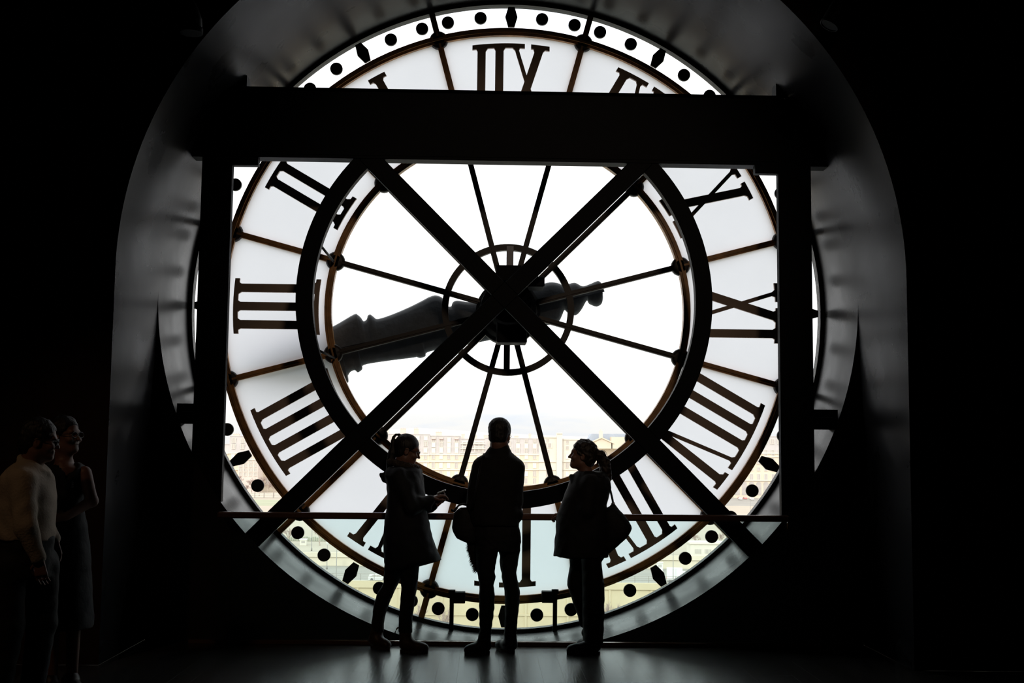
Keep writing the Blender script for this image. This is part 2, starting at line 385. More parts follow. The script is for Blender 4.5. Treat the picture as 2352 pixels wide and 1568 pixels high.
class SDF:
    def __init__(s): s.p = []
    def put(s, fn, lo, hi, k=0.0, op='u'): s.p.append((fn, np.array(lo, float), np.array(hi, float), k, op)); return s
    def cap(s, a, b, ra, rb=None, k=0.02, op='u'):
        a = np.array(a, float); b = np.array(b, float); rb = ra if rb is None else rb; d = b-a; L = max(d@d, 1e-9)
        def fn(X, Y, Z):
            t = np.clip(((X-a[0])*d[0]+(Y-a[1])*d[1]+(Z-a[2])*d[2])/L, 0, 1)
            return np.sqrt((X-a[0]-t*d[0])**2+(Y-a[1]-t*d[1])**2+(Z-a[2]-t*d[2])**2)-(ra+(rb-ra)*t)
        R = max(ra, rb); return s.put(fn, np.minimum(a, b)-R, np.maximum(a, b)+R, k, op)
    def chain(s, pts, rs, k=0.02):
        for i in range(len(pts)-1): s.cap(pts[i], pts[i+1], rs[i], rs[i+1], k)
        return s
    def ell(s, c, r, R=None, k=0.02, op='u', cut=None):
        c = np.array(c, float); r = np.array(r, float); R = np.eye(3) if R is None else np.array(R, float)
        def fn(X, Y, Z):
            P = np.stack([X-c[0], Y-c[1], Z-c[2]]); q = np.einsum('ji,j...->i...', R, P)
            k0 = np.sqrt(sum((q[i]/r[i])**2 for i in range(3))); k1 = np.sqrt(sum((q[i]/r[i]**2)**2 for i in range(3)))
            d = np.where(k1 > 1e-6, k0*(k0-1)/np.maximum(k1, 1e-6), -r.min())
            if cut:
                for (pt, nn) in cut: d = np.maximum(d, (X-pt[0])*nn[0]+(Y-pt[1])*nn[1]+(Z-pt[2])*nn[2])
            return d
        m = r.max(); return s.put(fn, c-m, c+m, k, op)
    def loft(s, rows, k=0.02, pw=2.0, op='u'):
        """rows: (z, cx, cy, half width x, half depth y), horizontal slices"""
        rows = sorted(rows); z = np.array([r[0] for r in rows]); A = np.array([r[1:] for r in rows], float)
        def fn(X, Y, Z):
            g = [np.interp(Z, z, A[:,i]) for i in range(4)]
            q = (np.abs((X-g[0])/g[2])**pw+np.abs((Y-g[1])/g[3])**pw)**(1/pw)
            d = (q-1)*np.minimum(g[2], g[3])
            return np.maximum(np.maximum(d, Z-z[-1]), z[0]-Z)
        lo = (min(A[:,0]-A[:,2]), min(A[:,1]-A[:,3]), z[0]); hi = (max(A[:,0]+A[:,2]), max(A[:,1]+A[:,3]), z[-1])
        return s.put(fn, lo, hi, k, op)
    def noise(s, amp, freq, seed=0):
        s.wob = (amp, freq, seed); return s
    def build(s, name, m, parent, h=0.008):
        lo = np.min([p[1] for p in s.p if p[4] == 'u'], 0)-3*h; hi = np.max([p[2] for p in s.p if p[4] == 'u'], 0)+3*h
        n = np.ceil((hi-lo)/h).astype(int)+1; f = np.full(n, 1.0, np.float32)
        ax = [lo[i]+h*np.arange(n[i]) for i in range(3)]
        for fn, a, b, k, op in s.p:
            mg = 0.02+max(k, 2*h)
            i0 = np.clip(np.floor((a-mg-lo)/h).astype(int), 0, n-1); i1 = np.clip(np.ceil((b+mg-lo)/h).astype(int)+1, 1, n)
            if (i1 <= i0).any(): continue
            sl = tuple(slice(i0[i], i1[i]) for i in range(3))
            X, Y, Z = np.meshgrid(*[ax[i][sl[i]] for i in range(3)], indexing='ij')
            d = fn(X, Y, Z).astype(np.float32); g = f[sl]
            if op == 'u':
                if k > 0:
                    hh = np.maximum(k-np.abs(g-d), 0)/k; f[sl] = np.minimum(g, d)-hh*hh*k*0.25
                else: f[sl] = np.minimum(g, d)
            else:
                if k > 0:
                    hh = np.maximum(k-np.abs(g+d), 0)/k; f[sl] = np.maximum(g, -d)+hh*hh*k*0.25
                else: f[sl] = np.maximum(g, -d)
        if hasattr(s, 'wob'):
            amp, fr, sd = s.wob; X, Y, Z = np.meshgrid(*ax, indexing='ij', sparse=True)
            f += (amp*np.sin(fr*X+sd+1.7*np.sin(fr*0.6*Z))*np.sin(fr*0.8*Z+2*sd+1.3*np.sin(fr*0.7*X))*np.cos(fr*0.9*Y+sd)).astype(np.float32)
        V, Q = surface_nets(f, lo, h)
        me = bpy.data.meshes.new(name); me.from_pydata(V.tolist(), [], Q.tolist()); me.materials.append(m)
        me.polygons.foreach_set('use_smooth', [True]*len(Q)); me.update()
        o = link(name, me)
        if parent is not None:
            o.parent = parent; o.matrix_parent_inverse = wmat(parent).inverted()
        return o

# ------------------------------------------------------------------ the room: walls, arch, round reveal, floor
R0, ZC, D = 2.95, 2.871, 10.92
YN, YC, YF = 8.72, 9.88, 11.05          # near wall face, corner wall face, outer facade
HX, HT = 7.0, 7.6

def struct(name, mb, mats, smooth=None):
    o = mb.build(name, mats); o['kind'] = 'structure'; return o

def rect_hit(t, x, zt, zb):
    s, c = math.sin(t), math.cos(t); k = 1e9
    if abs(s) > 1e-9: k = min(k, x/abs(s))
    if c > 1e-9: k = min(k, (zt-ZC)/c)
    if c < -1e-9: k = min(k, (ZC-zb)/-c)
    return (s*k, ZC+c*k)

w = MB(); NA = 96
inner = [(-R0, 0.0)]+[(R0*math.sin(t), ZC+R0*math.cos(t)) for t in np.linspace(-math.pi/2, math.pi/2, NA+1)]+[(R0, 0.0)]
outer = [(-HX, 0.0)]+[rect_hit(t, HX, HT, 0) for t in np.linspace(-math.pi/2, math.pi/2, NA+1)]+[(HX, 0.0)]
for i in range(len(inner)-1):
    a, b, c, d = inner[i], inner[i+1], outer[i+1], outer[i]
    w.add([(a[0], YN, a[1]), (b[0], YN, b[1]), (c[0], YN, c[1]), (d[0], YN, d[1])], [(0, 1, 2, 3)])
for sx in (-1, 1):                         # the two upper corners of the wall plane
    t = math.atan2(HX, HT-ZC); w.add([(sx*HX, YN, HT), (*[(HT-ZC)*math.tan(t)*sx], YN, HT), (sx*HX, YN, HT-0.001)], [(0, 1, 2)])
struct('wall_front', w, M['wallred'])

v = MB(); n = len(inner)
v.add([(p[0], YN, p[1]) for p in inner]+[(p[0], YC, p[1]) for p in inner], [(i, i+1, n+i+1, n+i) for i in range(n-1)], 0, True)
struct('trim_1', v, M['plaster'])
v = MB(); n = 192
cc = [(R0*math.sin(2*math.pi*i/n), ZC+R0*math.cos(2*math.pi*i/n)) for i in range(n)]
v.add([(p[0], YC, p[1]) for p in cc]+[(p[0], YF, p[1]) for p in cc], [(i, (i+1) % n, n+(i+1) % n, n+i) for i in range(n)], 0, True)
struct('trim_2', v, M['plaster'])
# dark parapet: what is left of the wall between the round opening, the jambs and the floor
w = MB()
for sx in (-1, 1):
    tt = np.linspace(0, math.pi/2, 49)[::-1]
    pts = [(sx*R0*math.sin(t), ZC-R0*math.cos(t)) for t in tt]
    for i in range(len(pts)-1):
        a, b = pts[i], pts[i+1]
        if b[1] < 0 and a[1] < 0: continue
        if b[1] < 0: b = (sx*math.sqrt(R0*R0-ZC*ZC), 0.0)
        w.add([(a[0], YC, a[1]), (b[0], YC, b[1]), (b[0], YC, 0.0), (a[0], YC, 0.0)], [(0, 1, 2, 3)])
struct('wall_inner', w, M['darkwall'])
# outer facade of the building, with the round hole, and the rest of the shell
w = MB()
for i in range(n):
    t0, t1 = 2*math.pi*i/n, 2*math.pi*(i+1)/n
    a, b = cc[i], cc[(i+1) % n]; c, d = rect_hit(t1, 26, 10.5, -29), rect_hit(t0, 26, 10.5, -29)
    w.add([(a[0], YF, a[1]), (b[0], YF, b[1]), (c[0], YF, c[1]), (d[0], YF, d[1])], [(0, 1, 2, 3)])
struct('wall_exterior', w, M['facade'])
for nm, lo, hi, m in (('wall_left', (-HX-0.3, -4.3, -0.3), (-HX, YF-0.01, HT), M['darkwall']), ('wall_right', (HX, -4.3, -0.3), (HX+0.3, YF-0.01, HT), M['darkwall']),
                      ('wall_back', (-HX, -4.3, -0.3), (HX, -4.0, HT), M['darkwall']), ('ceiling', (-HX-0.3, -4.3, HT), (HX+0.3, YF-0.01, HT+0.3), M['darkwall'])):
    struct(nm, MB().box(lo, hi), m)
fl = MB(); fl.box((-HX, -4.0, -0.3), (HX, YC-0.012, -0.0225)); fl.box((-HX, -4.0, -0.0225), (HX, 6.2, 0.0))
floor = struct('floor', fl, M['subfloor'])
random.seed(5); PW = 0.148
pl_mesh = {}
nx = int(4.3/PW)
for i in range(-nx, nx+1):
    j = 6.2+random.choice([1.1, 1.5, 1.9, 2.3, 2.7])
    for (y0, y1) in ((6.2, j), (j, YC-0.014)):
        L = round(y1-y0, 3)
        if L not in pl_mesh: pl_mesh[L] = MB().box((-PW/2+0.0002, 0.0002, -0.0225), (PW/2-0.0002, L-0.0002, 0.0), bev=0.0004).mesh('plank', M['plank'])
        o = link('plank', pl_mesh[L], floor, (i*PW, y0, random.uniform(-0.0004, 0.0)))
struct('baseboard_front', MB().box((-R0+0.002, YC-0.012, -0.02), (R0-0.002, YC-0.001, 0.012)), M['iron'])

# ------------------------------------------------------------------ the clock
clock = thing('clock', 'giant round station clock seen from behind, bronze rings and mirrored Roman numerals on white glass', 'clock', (0, D, 0))
def P(mb, name, mats): return mb.build(name, mats, clock)
P(MB().ring(0, ZC, 2.916, 2.952, 10.885, 10.985, 192), 'frame', M['marker'])
o = MB().ring(0, ZC, 2.617, 2.690, 10.885, 10.965, 168); o.ring(0, ZC, 2.642, 2.664, 10.868, 10.885, 168); P(o, 'outer_ring', [M['brass']])
o = MB().ring(0, ZC, 1.637, 1.700, 10.885, 10.965, 144); o.ring(0, ZC, 1.660, 1.677, 10.868, 10.885, 144); P(o, 'inner_ring', [M['brass']])
P(MB().ring(0, ZC, 0.556, 0.615, 10.89, 10.95, 96), 'hub_ring', [M['iron']])
def pol(t, r, x=0.0): return (r*math.sin(t)+x*math.cos(t), ZC+r*math.cos(t)-x*math.sin(t))
for k in range(12):
    t = math.radians(15+30*k)
    b = MB()
    p0, p1 = pol(t, 0.22), pol(t, 1.64); b.bar((p0[0], 10.925, p0[1]), (p1[0], 10.925, p1[1]), 0.050, 0.06, mi=1)
    b.bar((p0[0], 10.89, p0[1]), (p1[0], 10.89, p1[1]), 0.018, 0.012, mi=1)
    for (ra, rb) in ((1.698, 2.619), (2.688, 2.914)):
        p0, p1 = pol(t, ra), pol(t, rb); b.bar((p0[0], 10.925, p0[1]), (p1[0], 10.925, p1[1]), 0.054, 0.06, mi=0)
        b.bar((p0[0], 10.89, p0[1]), (p1[0], 10.89, p1[1]), 0.018, 0.012, mi=0)
    P(b, 'spoke', [M['brass'], M['iron']])
    for r in (1.668, 2.653):
        p = pol(t, r)
        P(MB().lathe((p[0], 10.925, p[1]), (0, -1, 0), [(-0.10, 0.0), (-0.09, 0.05), (-0.06, 0.082), (-0.02, 0.088), (0.02, 0.088), (0.035, 0.075), (0.040, 0.055)], 20), 'boss', M['iron'])
    a0, a1 = t+0.017, t+math.radians(30)-0.017
    P(MB().ring(0, ZC, 1.694, 2.622, 10.926, 10.938, 12, t, t+math.radians(30), 0, 1), 'frosted_pane', [M['clear'], M['frost']])
    P(MB().ring(0, ZC, 2.686, 2.916, 10.926, 10.938, 12, t, t+math.radians(30)), 'minute_pane', M['clear'])
    P(MB().ring(0, ZC, 0.25, 1.64, 10.926, 10.938, 12, t, t+math.radians(30)), 'clear_pane', M['clear'])
DOT = {2: -0.42, 3: 0.42}
hexm = lambda t: [pol(t, 2.803+q, x) for (x, q) in ((0.030, 0.097), (0.058, 0.0), (0.030, -0.097), (-0.030, -0.097), (-0.058, 0.0), (-0.030, 0.097))]
for mnt in range(60):
    t = math.radians(6*mnt)
    if mnt % 5 == 0: P(MB().extrude(hexm(t), 10.90, 10.9255), 'hour_marker', M['marker'])
    else:
        t -= math.radians(DOT.get(mnt % 5, 0)); c = pol(t, 2.803)
        P(MB().extrude([(c[0]+0.0585*math.cos(a), c[1]+0.0585*math.sin(a)) for a in np.linspace(0, 2*math.pi, 32, endpoint=False)], 10.90, 10.9255), 'minute_marker', M['marker'])

# Roman numerals, seen from the back: the glyphs run mirrored
RI0, RO0 = 1.757, 2.543
def numeral(t, s):
    m = MB(); x = 0.0; prev = None; tops = []; bots = []; strokes = []
    for g in s:                            # left to right with outward up
        if g == 'I':
            x += {None: 0, 'I': 0.170, 'X': 0.155, 'V': 0.155}[prev]; strokes.append((x, x, 0.039)); tops.append(('I', x)); bots.append(('I', x))
        elif g == 'V':                     # mirrored V: thin arm first
            x += {None: 0, 'I': 0.158}[prev]; strokes += [(x, x+0.105, 0.018), (x+0.225, x+0.120, 0.039)]; tops += [('t', x), ('K', x+0.225)]; x += 0.225
        elif g == 'X':
            x += {None: 0, 'I': 0.152}[prev]; strokes += [(x, x+0.235, 0.018), (x+0.235, x, 0.039)]; tops += [('t', x), ('K', x+0.235)]; bots += [('K', x), ('t', x+0.235)]; x += 0.235
        prev = g
    off = -x/2
    def serif(ro, ri, xs):
        h = 0.088
        x0, x1 = xs[0]-h, xs[-1]+h; n = 10
        top = [(q, math.sqrt(ro*ro-(q+off)**2)) for q in np.linspace(x0, x1, n)]; bot = [(q, math.sqrt(ri*ri-(q+off)**2)) for q in np.linspace(x1, x0, n)]
        return [pol(t, r, q+off) for q, r in top+bot]
    YA, YB = 10.897, 10.9255
    for (xt, xb, hw) in strokes:
        rt = math.sqrt(RO0**2-(xt+off)**2)-0.02; rb = math.sqrt(RI0**2-(xb+off)**2)+(0.02 if not (s[-1] == 'V' and abs(xb-xt) > 0.05 or 'V' in s and abs(xb-xt) > 0.05) else 0.0)
        sl = hw*math.hypot(xt-xb, rt-rb)/(rt-rb)
        m.extrude([pol(t, r, q+off) for q, r in ((xt-sl, rt), (xt+sl, rt), (xb+sl, rb), (xb-sl, rb))], YA+(0.0015 if hw > 0.03 else 0.003), YB)
        if hw > 0.03 or True:              # small bracket where the stroke meets its serif
            for (q0, r0, sg, dx) in ((xt, rt, -1, 0.0),)+(((xb, rb, 1, 0.0),) if not ('V' in s and abs(xb-xt) > 0.05) else ()):
                r1 = r0-0.016 if sg < 0 else r0+0.016; r2 = r1-0.03 if sg < 0 else r1+0.03
                qa = q0+(xb-xt)*((rt-r1)/(rt-rb) if sg < 0 else -(r1-rb)/(rt-rb)); qb = q0+(xb-xt)*((rt-r2)/(rt-rb) if sg < 0 else -(r2-rb)/(rt-rb))
                pp = [pol(t, r, q+off) for q, r in ((qa-sl-0.02, r1), (qa+sl+0.02, r1), (qb+sl, r2), (qb-sl, r2))]
                m.extrude(pp if sg < 0 else pp[::-1], YA+(0.0045 if sg < 0 else 0.006), YB)
    def groups(lst, join):
        out = []
        for kind, q in lst:
            if out and join(out[-1][-1][0], kind): out[-1].append((kind, q))
            else: out.append([(kind, q)])
        return [[q for _, q in g] for g in out]
    for g in groups(tops, lambda a, b: (a, b) in (('I', 'I'), ('I', 't'), ('K', 'I'))): m.extrude(serif(RO0, RO0-0.042, g), YA, YB)
    for g in groups(bots, lambda a, b: (a, b) in (('I', 'I'), ('I', 'K'), ('t', 'I'))): m.extrude(serif(RI0+0.042, RI0, g), YA, YB)
    P(m, 'numeral', M['numeral'])
for deg, s in ((0, 'IIX'), (30, 'IX'), (60, 'X'), (90, 'XI'), (120, 'IIIV'), (150, 'IIV'), (180, 'IV'), (210, 'V'), (240, 'IIII'), (270, 'III'), (300, 'II'), (330, 'I')):
    numeral(math.radians(deg), s)

# hub, the two short vertical hub bars, the hand with its counterweight outside the glass
h = MB().lathe((0, 11.02, ZC-0.02), (0, -1, 0), [(-0.34, 0.0), (-0.34, 0.22), (-0.05, 0.30), (0.12, 0.30), (0.14, 0.27), (0.40, 0.25), (0.42, 0.20), (0.90, 0.19), (0.91, 0.0)], 40)
h.box((-0.12, 10.55, ZC+0.16), (0.11, 10.95, ZC+0.36)); h.box((0.09, 10.12, ZC+0.11), (0.30, 10.40, ZC+0.20), bev=0.01); h.box((-0.11, 10.32, ZC-0.36), (0.16, 10.6, ZC-0.14), bev=0.01)
P(h, 'hub', M['steel'])
P(MB().box((-0.020, 10.88, ZC+0.34), (0.045, 10.94, ZC+0.595)).box((-0.018, 10.89, ZC+0.25), (0.043, 10.94, ZC+0.34), 1), 'hub_bar', [M['palezinc'], M['iron']])
P(MB().box((-0.035, 10.90, ZC-0.60), (0.022, 10.94, ZC-0.25)), 'hub_bar', M['iron'])
UPP = [(560, 838), (640, 800), (700, 778), (765, 749), (812, 722), (822, 723), (829, 729), (835, 737), (842, 733), (845, 724), (851, 722), (858, 727), (868, 732), (900, 722), (940, 705), (970, 690), (985, 682), (999, 678), (1012, 681), (1022, 690), (1027, 702), (1036, 703), (1040, 694), (1050, 690), (1075, 693), (1100, 690), (1150, 668), (1200, 655)]
RGT = [(1238, 655), (1262, 648), (1285, 651), (1300, 663), (1292, 668), (1300, 655), (1320, 649), (1338, 657), (1355, 652), (1372, 645), (1379, 648), (1383, 657), (1384, 664), (1376, 673), (1384, 682), (1382, 697), (1370, 704), (1354, 698), (1348, 690), (1335, 712), (1322, 724), (1306, 720), (1297, 712), (1292, 722), (1286, 735), (1278, 742), (1262, 746), (1240, 746)]
LOW = [(1200, 760), (1150, 775), (1080, 790), (1005, 803), (980, 810), (977, 818), (965, 822), (955, 819), (950, 821), (880, 830), (836, 838), (832, 848), (822, 855), (815, 850), (805, 854), (799, 864), (796, 880), (740, 872), (680, 872), (620, 868), (570, 858)]
HY = 11.18
def smooth(P_, n=4):
    P_ = np.array(P_, float); out = []
    for i in range(len(P_)-1):
        p0, p1, p2, p3 = P_[max(i-1, 0)], P_[i], P_[i+1], P_[min(i+2, len(P_)-1)]
        for k in range(n):
            t = k/n; out.append(0.5*(2*p1+(p2-p0)*t+(2*p0-5*p1+4*p2-p3)*t*t+(3*p1-p0-3*p2+p3)*t**3))
    return out+[P_[-1]]
pts = [at(px, py, HY) for px, py in smooth(UPP)+smooth(RGT)+smooth(LOW)]
a0, a1 = at(560, 848, HY), at(1390, 672, HY); axd = (a1-a0)/np.linalg.norm(a1-a0)
hm = MB(); n = len(pts); cen = np.mean(pts, 0)
V = []
for p in pts:                              # outline at mid-depth, swelling inward to a ridge on both faces
    q = a0+axd*((p-a0)@axd)
    for (s_, dy) in ((0.0, 0.0), (0.06, -0.030), (0.06, 0.030), (0.22, -0.05), (0.22, 0.05), (0.55, -0.068), (0.55, 0.068), (0.99, -0.078), (0.99, 0.078)):
        r_ = p+(q-p)*s_; V.append((r_[0], HY+dy, r_[2]))
F = []
for i in range(n):
    j = (i+1) % n
    for a, b in ((0, 1), (1, 3), (3, 5), (5, 7), (2, 0), (4, 2), (6, 4), (8, 6)): F.append((9*i+a, 9*j+a, 9*j+b, 9*i+b))
hm.add(V, F, 0, True)
P(hm, 'clock_hand', M['lead'])
# two short struts propping the outer ring on the sill
for sx, (px, pyt, pyb) in (('l', (1038, 1362, 1447)), ('r', (1275, 1361, 1450))):
    p = at(px, pyt, 10.80); x = p[0]; zt = p[2]+0.01; zb = ZC-math.sqrt(R0*R0-x*x)
    st = MB().box((x-0.019, 10.785, zb), (x+0.019, 10.82, zt+0.02)).box((x-0.03, 10.77, zt-0.015), (x+0.03, 10.83, zt+0.02)).build('strut', M['steel'], clock)
    s = 1 if sx == 'l' else -1
    MB().box((min(x-s*0.02, x+s*0.12), 10.79, zt-0.10), (max(x-s*0.02, x+s*0.12), 10.90, zt+0.0), bev=0.006).build('clamp', M['steel'], st)

# ------------------------------------------------------------------ the black steel frame in front of the clock
fr = thing('support_frame', 'black steel frame with crossed braces and a big ring, standing before the clock', 'frame', (0, 9.95, 0))
def S(mb, name, m=None): return mb.build(name, m or M['steel'], fr)
XC, ZX = -0.0468, 2.8386; FY0, FY1 = 9.895, 9.995
S(MB().ring(XC, ZX, 1.6194, 1.761, FY0+0.006, FY1-0.004, 144), 'ring')
BT, BB = 4.6365, 4.0248
for ang in (45, 135, 225, 315):
    t = math.radians(ang); L = (BB-ZX-0.031)/math.cos(t)+0.06 if math.cos(t) > 0 else 3.01
    p = lambda r: (XC-0.001+r*math.sin(t), (FY0+FY1)/2-0.015, ZX+0.034+r*math.cos(t))
    b = MB().bar(p(0.077), p(L), 0.154, FY1-FY0-0.03, bev=0.006)
    S(b, 'brace')
S(MB().obox((XC-0.001, (FY0+FY1)/2-0.012, ZX+0.034), (0.077, 0.037, 0.077), np.array([[0.7071, 0, 0.7071], [0, 1, 0], [-0.7071, 0, 0.7071]])), 'centre_plate')
tb = MB().box((-2.40, FY0-0.004, BB+0.03), (2.34, FY1, BT)); tb.box((-2.40, FY0-0.004, BB), (2.34, 10.045, BB+0.03), bev=0.004); tb.box((-2.40, FY0-0.004, BT-0.03), (2.34, 10.045, BT))
S(tb, 'top_beam')
for (xa, xb) in ((-2.627, -2.372), (2.283, 2.565)):
    sx = -1 if xa < 0 else 1
    c = MB().box((xa, FY0-0.006, 0.0), (xb, 9.965, BT-0.03), bev=0.003); c.box((xb-0.09 if xa < 0 else xa+0.075, FY0-0.010, 0.2), (xb-0.083 if xa < 0 else xa+0.082, FY0-0.005, BB)); S(c, 'column')
    xo, xi = sx*2.72, sx*2.37
    e = MB().box((min(xo, xi), FY0-0.004, BB-0.005), (max(xo, xi), 10.05, BT+0.02), bev=0.004); S(e, 'bearing_block')
    xo, xi = sx*2.45, sx*2.275; e = MB().box((min(xo, xi), FY0+0.01, BT-0.01), (max(xo, xi), 10.05, BT+0.145 if sx > 0 else BT+0.10)); S(e, 'top_plate')
    xo, xi = sx*2.46, (-2.155 if sx < 0 else 2.085); e = MB().box((min(xo, xi), FY0-0.002, BB-0.073), (max(xo, xi), 9.965, BB-0.001)); S(e, 'corner_plate')
    z = at(400, 949, 9.90)[2] if sx < 0 else at(1900, 963, 9.90)[2]
    xe = sx*math.sqrt(R0**2-(z-ZC)**2); xi = xa+0.06 if sx < 0 else xb-0.06
    e = MB().box((min(xe, xi), FY0+0.004, z-0.083), (max(xe, xi), 10.055, z+0.083)); e.box((min(xe-sx*0.16, xe-sx*0.05), FY0-0.001, z+0.012), (max(xe-sx*0.16, xe-sx*0.05), FY0+0.006, z+0.018), 1)
    S(e, 'tie', [M['steel'], M['lead']])

for (xa, ya, xb, yb) in ((735, 562, 766, 600), (735, 806, 768, 822)):     # two thin stays from the ring back to the clock
    S(MB().tube([at(xa, ya, 9.99), at(xb, yb, 10.82)], 0.011, 8), 'stay')

# ------------------------------------------------------------------ handrail with its glass panel
hr = thing('handrail', 'bronzed tubular handrail over a clear glass balustrade in front of the clock', 'railing', (0, 9.7, 0))
MB().bar((-2.354, 9.70, 1.021), (2.294, 9.70, 1.036), 0.052, 0.062, bev=0.012).build('rail', M['rail'], hr)
MB().box((-2.33, 9.693, 0.02), (2.28, 9.707, 1.012)).build('glass_panel', M['balu'], hr)
MB().box((-2.55, 9.675, 0.0005), (2.72, 9.725, 0.034), bev=0.004).build('base_channel', M['rail'], hr)
for x in (-2.345, 2.285): MB().box((x-0.012, 9.70, 1.01), (x+0.012, 9.878, 1.04)).build('wall_bracket', M['rail'], hr)

# ------------------------------------------------------------------ dark fixtures near the ceiling
pp = thing('vent_pipe', 'black bent pipe coming down beside the arch in the top left corner', 'pipe', tuple(at(440, 160, 8.45)))
MB().tube([at(385, -60, 8.45), at(412, -5, 8.45), at(430, 25, 8.45), at(438, 48, 8.45), at(438, 72, 8.45)], 0.082, 18).build('pipe_body', M['steel'], pp)
q = at(438, 70, 8.45); MB().lathe(q, (0, 0, 1), [(-0.02, 0.07), (-0.02, 0.088), (0.02, 0.088), (0.02, 0.07)], 18).build('collar', M['steel'], pp)
sp = thing('ceiling_spotlight', 'black tubular spotlight tilted beside the arch in the top right corner', 'spotlight', tuple(at(1930, 20, 8.3)))
a, b = at(1965, -45, 8.3), at(1905, 58, 8.3)
MB().tube([a, a+(b-a)*0.97, b], [0.07, 0.07, 0.062], 20).build('housing', M['steel'], sp)
MB().tube([a+(b-a)*0.35, a+(b-a)*0.35+np.array([0.02, 0, 0.30])], 0.014, 10).build('stem', M['steel'], sp)
MB().lathe(b, (b-a), [(-0.02, 0.072), (0.006, 0.072), (0.006, 0.064), (-0.02, 0.064)], 20).build('rim', M['steel'], sp)

# ------------------------------------------------------------------ people
def frame_axes(fwd, pitch=0.0, roll=0.0):
    """columns forward, side (to the person's left), up, for a head or body looking along fwd (x, y); pitch down is positive"""
    f = np.array([fwd[0], fwd[1], 0.0]); f /= np.linalg.norm(f); u = np.array([0, 0, 1.0]); s = np.cross(u, f)
    c, n_ = math.cos(pitch), math.sin(pitch); f2 = f*c-u*n_; u2 = u*c+f*n_
    c, n_ = math.cos(roll), math.sin(roll); s3 = s*c+u2*n_; u3 = u2*c-s*n_
    return np.stack([f2, s3, u3], 1)

def head(b, c, A, s=1.0, female=False):
    c = np.array(c, float); g = lambda f, l, u: c+A@(np.array([f, l, u])*s)
    b.ell(g(-0.012, 0, 0.028), np.array([0.098, 0.076, 0.092])*s, A, 0.02)
    b.ell(g(0.030, 0, -0.040), np.array([0.060, 0.058, 0.074])*s, A, 0.03)
    b.ell(g(0.064, 0, -0.098), np.array([0.024, 0.026, 0.020])*s, A, 0.025)
    b.cap(g(0.0, 0.045, -0.075), g(0.060, 0.016, -0.098), 0.020*s, 0.018*s, 0.03); b.cap(g(0.0, -0.045, -0.075), g(0.060, -0.016, -0.098), 0.020*s, 0.018*s, 0.03)
    b.cap(g(0.080, -0.030, 0.016), g(0.080, 0.030, 0.016), 0.013*s, None, 0.02)                       # brow
    b.cap(g(0.084, 0, 0.006), g(0.109, 0, -0.035), 0.008*s, 0.0105*s, 0.010)                            # nose
    b.ell(g(0.094, 0.011, -0.037), np.array([0.010, 0.009, 0.008])*s, A, 0.008); b.ell(g(0.094, -0.011, -0.037), np.array([0.010, 0.009, 0.008])*s, A, 0.008)
    b.cap(g(0.085, -0.018, -0.063), g(0.085, 0.018, -0.063), 0.0075*s, None, 0.008); b.cap(g(0.083, -0.015, -0.074), g(0.083, 0.015, -0.074), 0.008*s, None, 0.008)
    b.cap(g(0.089, -0.020, -0.0685), g(0.089, 0.020, -0.0685), 0.0022*s, None, 0.004, 's')
    for e in (-1, 1):
        b.ell(g(0.088, e*0.032, -0.002), np.array([0.014, 0.018, 0.011])*s, A, 0.010, 's')
        b.ell(g(0.070, e*0.045, -0.035), np.array([0.022, 0.018, 0.018])*s, A, 0.02)                    # cheek
        b.ell(g(-0.008, e*0.078, -0.014), np.array([0.020, 0.010, 0.032])*s, A, 0.008)                  # ear
        b.ell(g(-0.002, e*0.087, -0.012), np.array([0.011, 0.005, 0.020])*s, A, 0.004, 's')
    return g

def eyes(par, g, A, s=1.0):
    for e in (-1, 1):
        MB().lathe(g(0.068, e*0.032, -0.002), A[:, 0], [(-0.012*s, 0.0), (-0.008*s, 0.009*s), (0.0, 0.0115*s), (0.008*s, 0.008*s), (0.0115*s, 0.0)], 14).build('eye', M['eye'], par)

def hand(b, w, d, nrm, s=1.0, thumb=1, curl=(0.35, 0.5, 0.35), tcurl=0.5):
    """hand from wrist w along d, back of the hand facing nrm, thumb on side thumb*cross(d, nrm)"""
    w = np.array(w, float); d = np.array(d, float); d /= np.linalg.norm(d); nrm = np.array(nrm, float); nrm -= d*(nrm@d); nrm /= np.linalg.norm(nrm); t = np.cross(d, nrm)*thumb
    for q in (-0.026, -0.009, 0.009, 0.026): b.cap(w+d*0.008*s+t*q*0.55*s, w+d*0.085*s+t*q*1.05*s, 0.0145*s, 0.0125*s, 0.012)
    for q, L in ((0.030, 0.072), (0.010, 0.080), (-0.010, 0.075), (-0.029, 0.058)):
        p = w+d*0.086*s+t*q*s; a = 0.0; r = 0.0088*s
        for i, f in enumerate((0.45, 0.31, 0.24)):
            a += curl[i]; dd = d*math.cos(a)-nrm*math.sin(a)+t*q*1.2; dd /= np.linalg.norm(dd); p2 = p+dd*L*f*s; b.cap(p, p2, r, r*0.9, 0.004); p = p2; r *= 0.9
    p = w+d*0.022*s+t*0.028*s; dd = d*0.55+t*0.75-nrm*0.35; dd /= np.linalg.norm(dd); p2 = p+dd*0.042*s; b.cap(p, p2, 0.0125*s, 0.0105*s, 0.008)
    dd = d*0.85+t*(0.5-tcurl)-nrm*0.4; dd /= np.linalg.norm(dd); p3 = p2+dd*0.032*s; b.cap(p2, p3, 0.0102*s, 0.0085*s, 0.004); dd2 = d*0.9-t*0.3*tcurl-nrm*0.4; dd2 /= np.linalg.norm(dd2); b.cap(p3, p3+dd2*0.024*s, 0.0086*s, 0.007*s, 0.003)

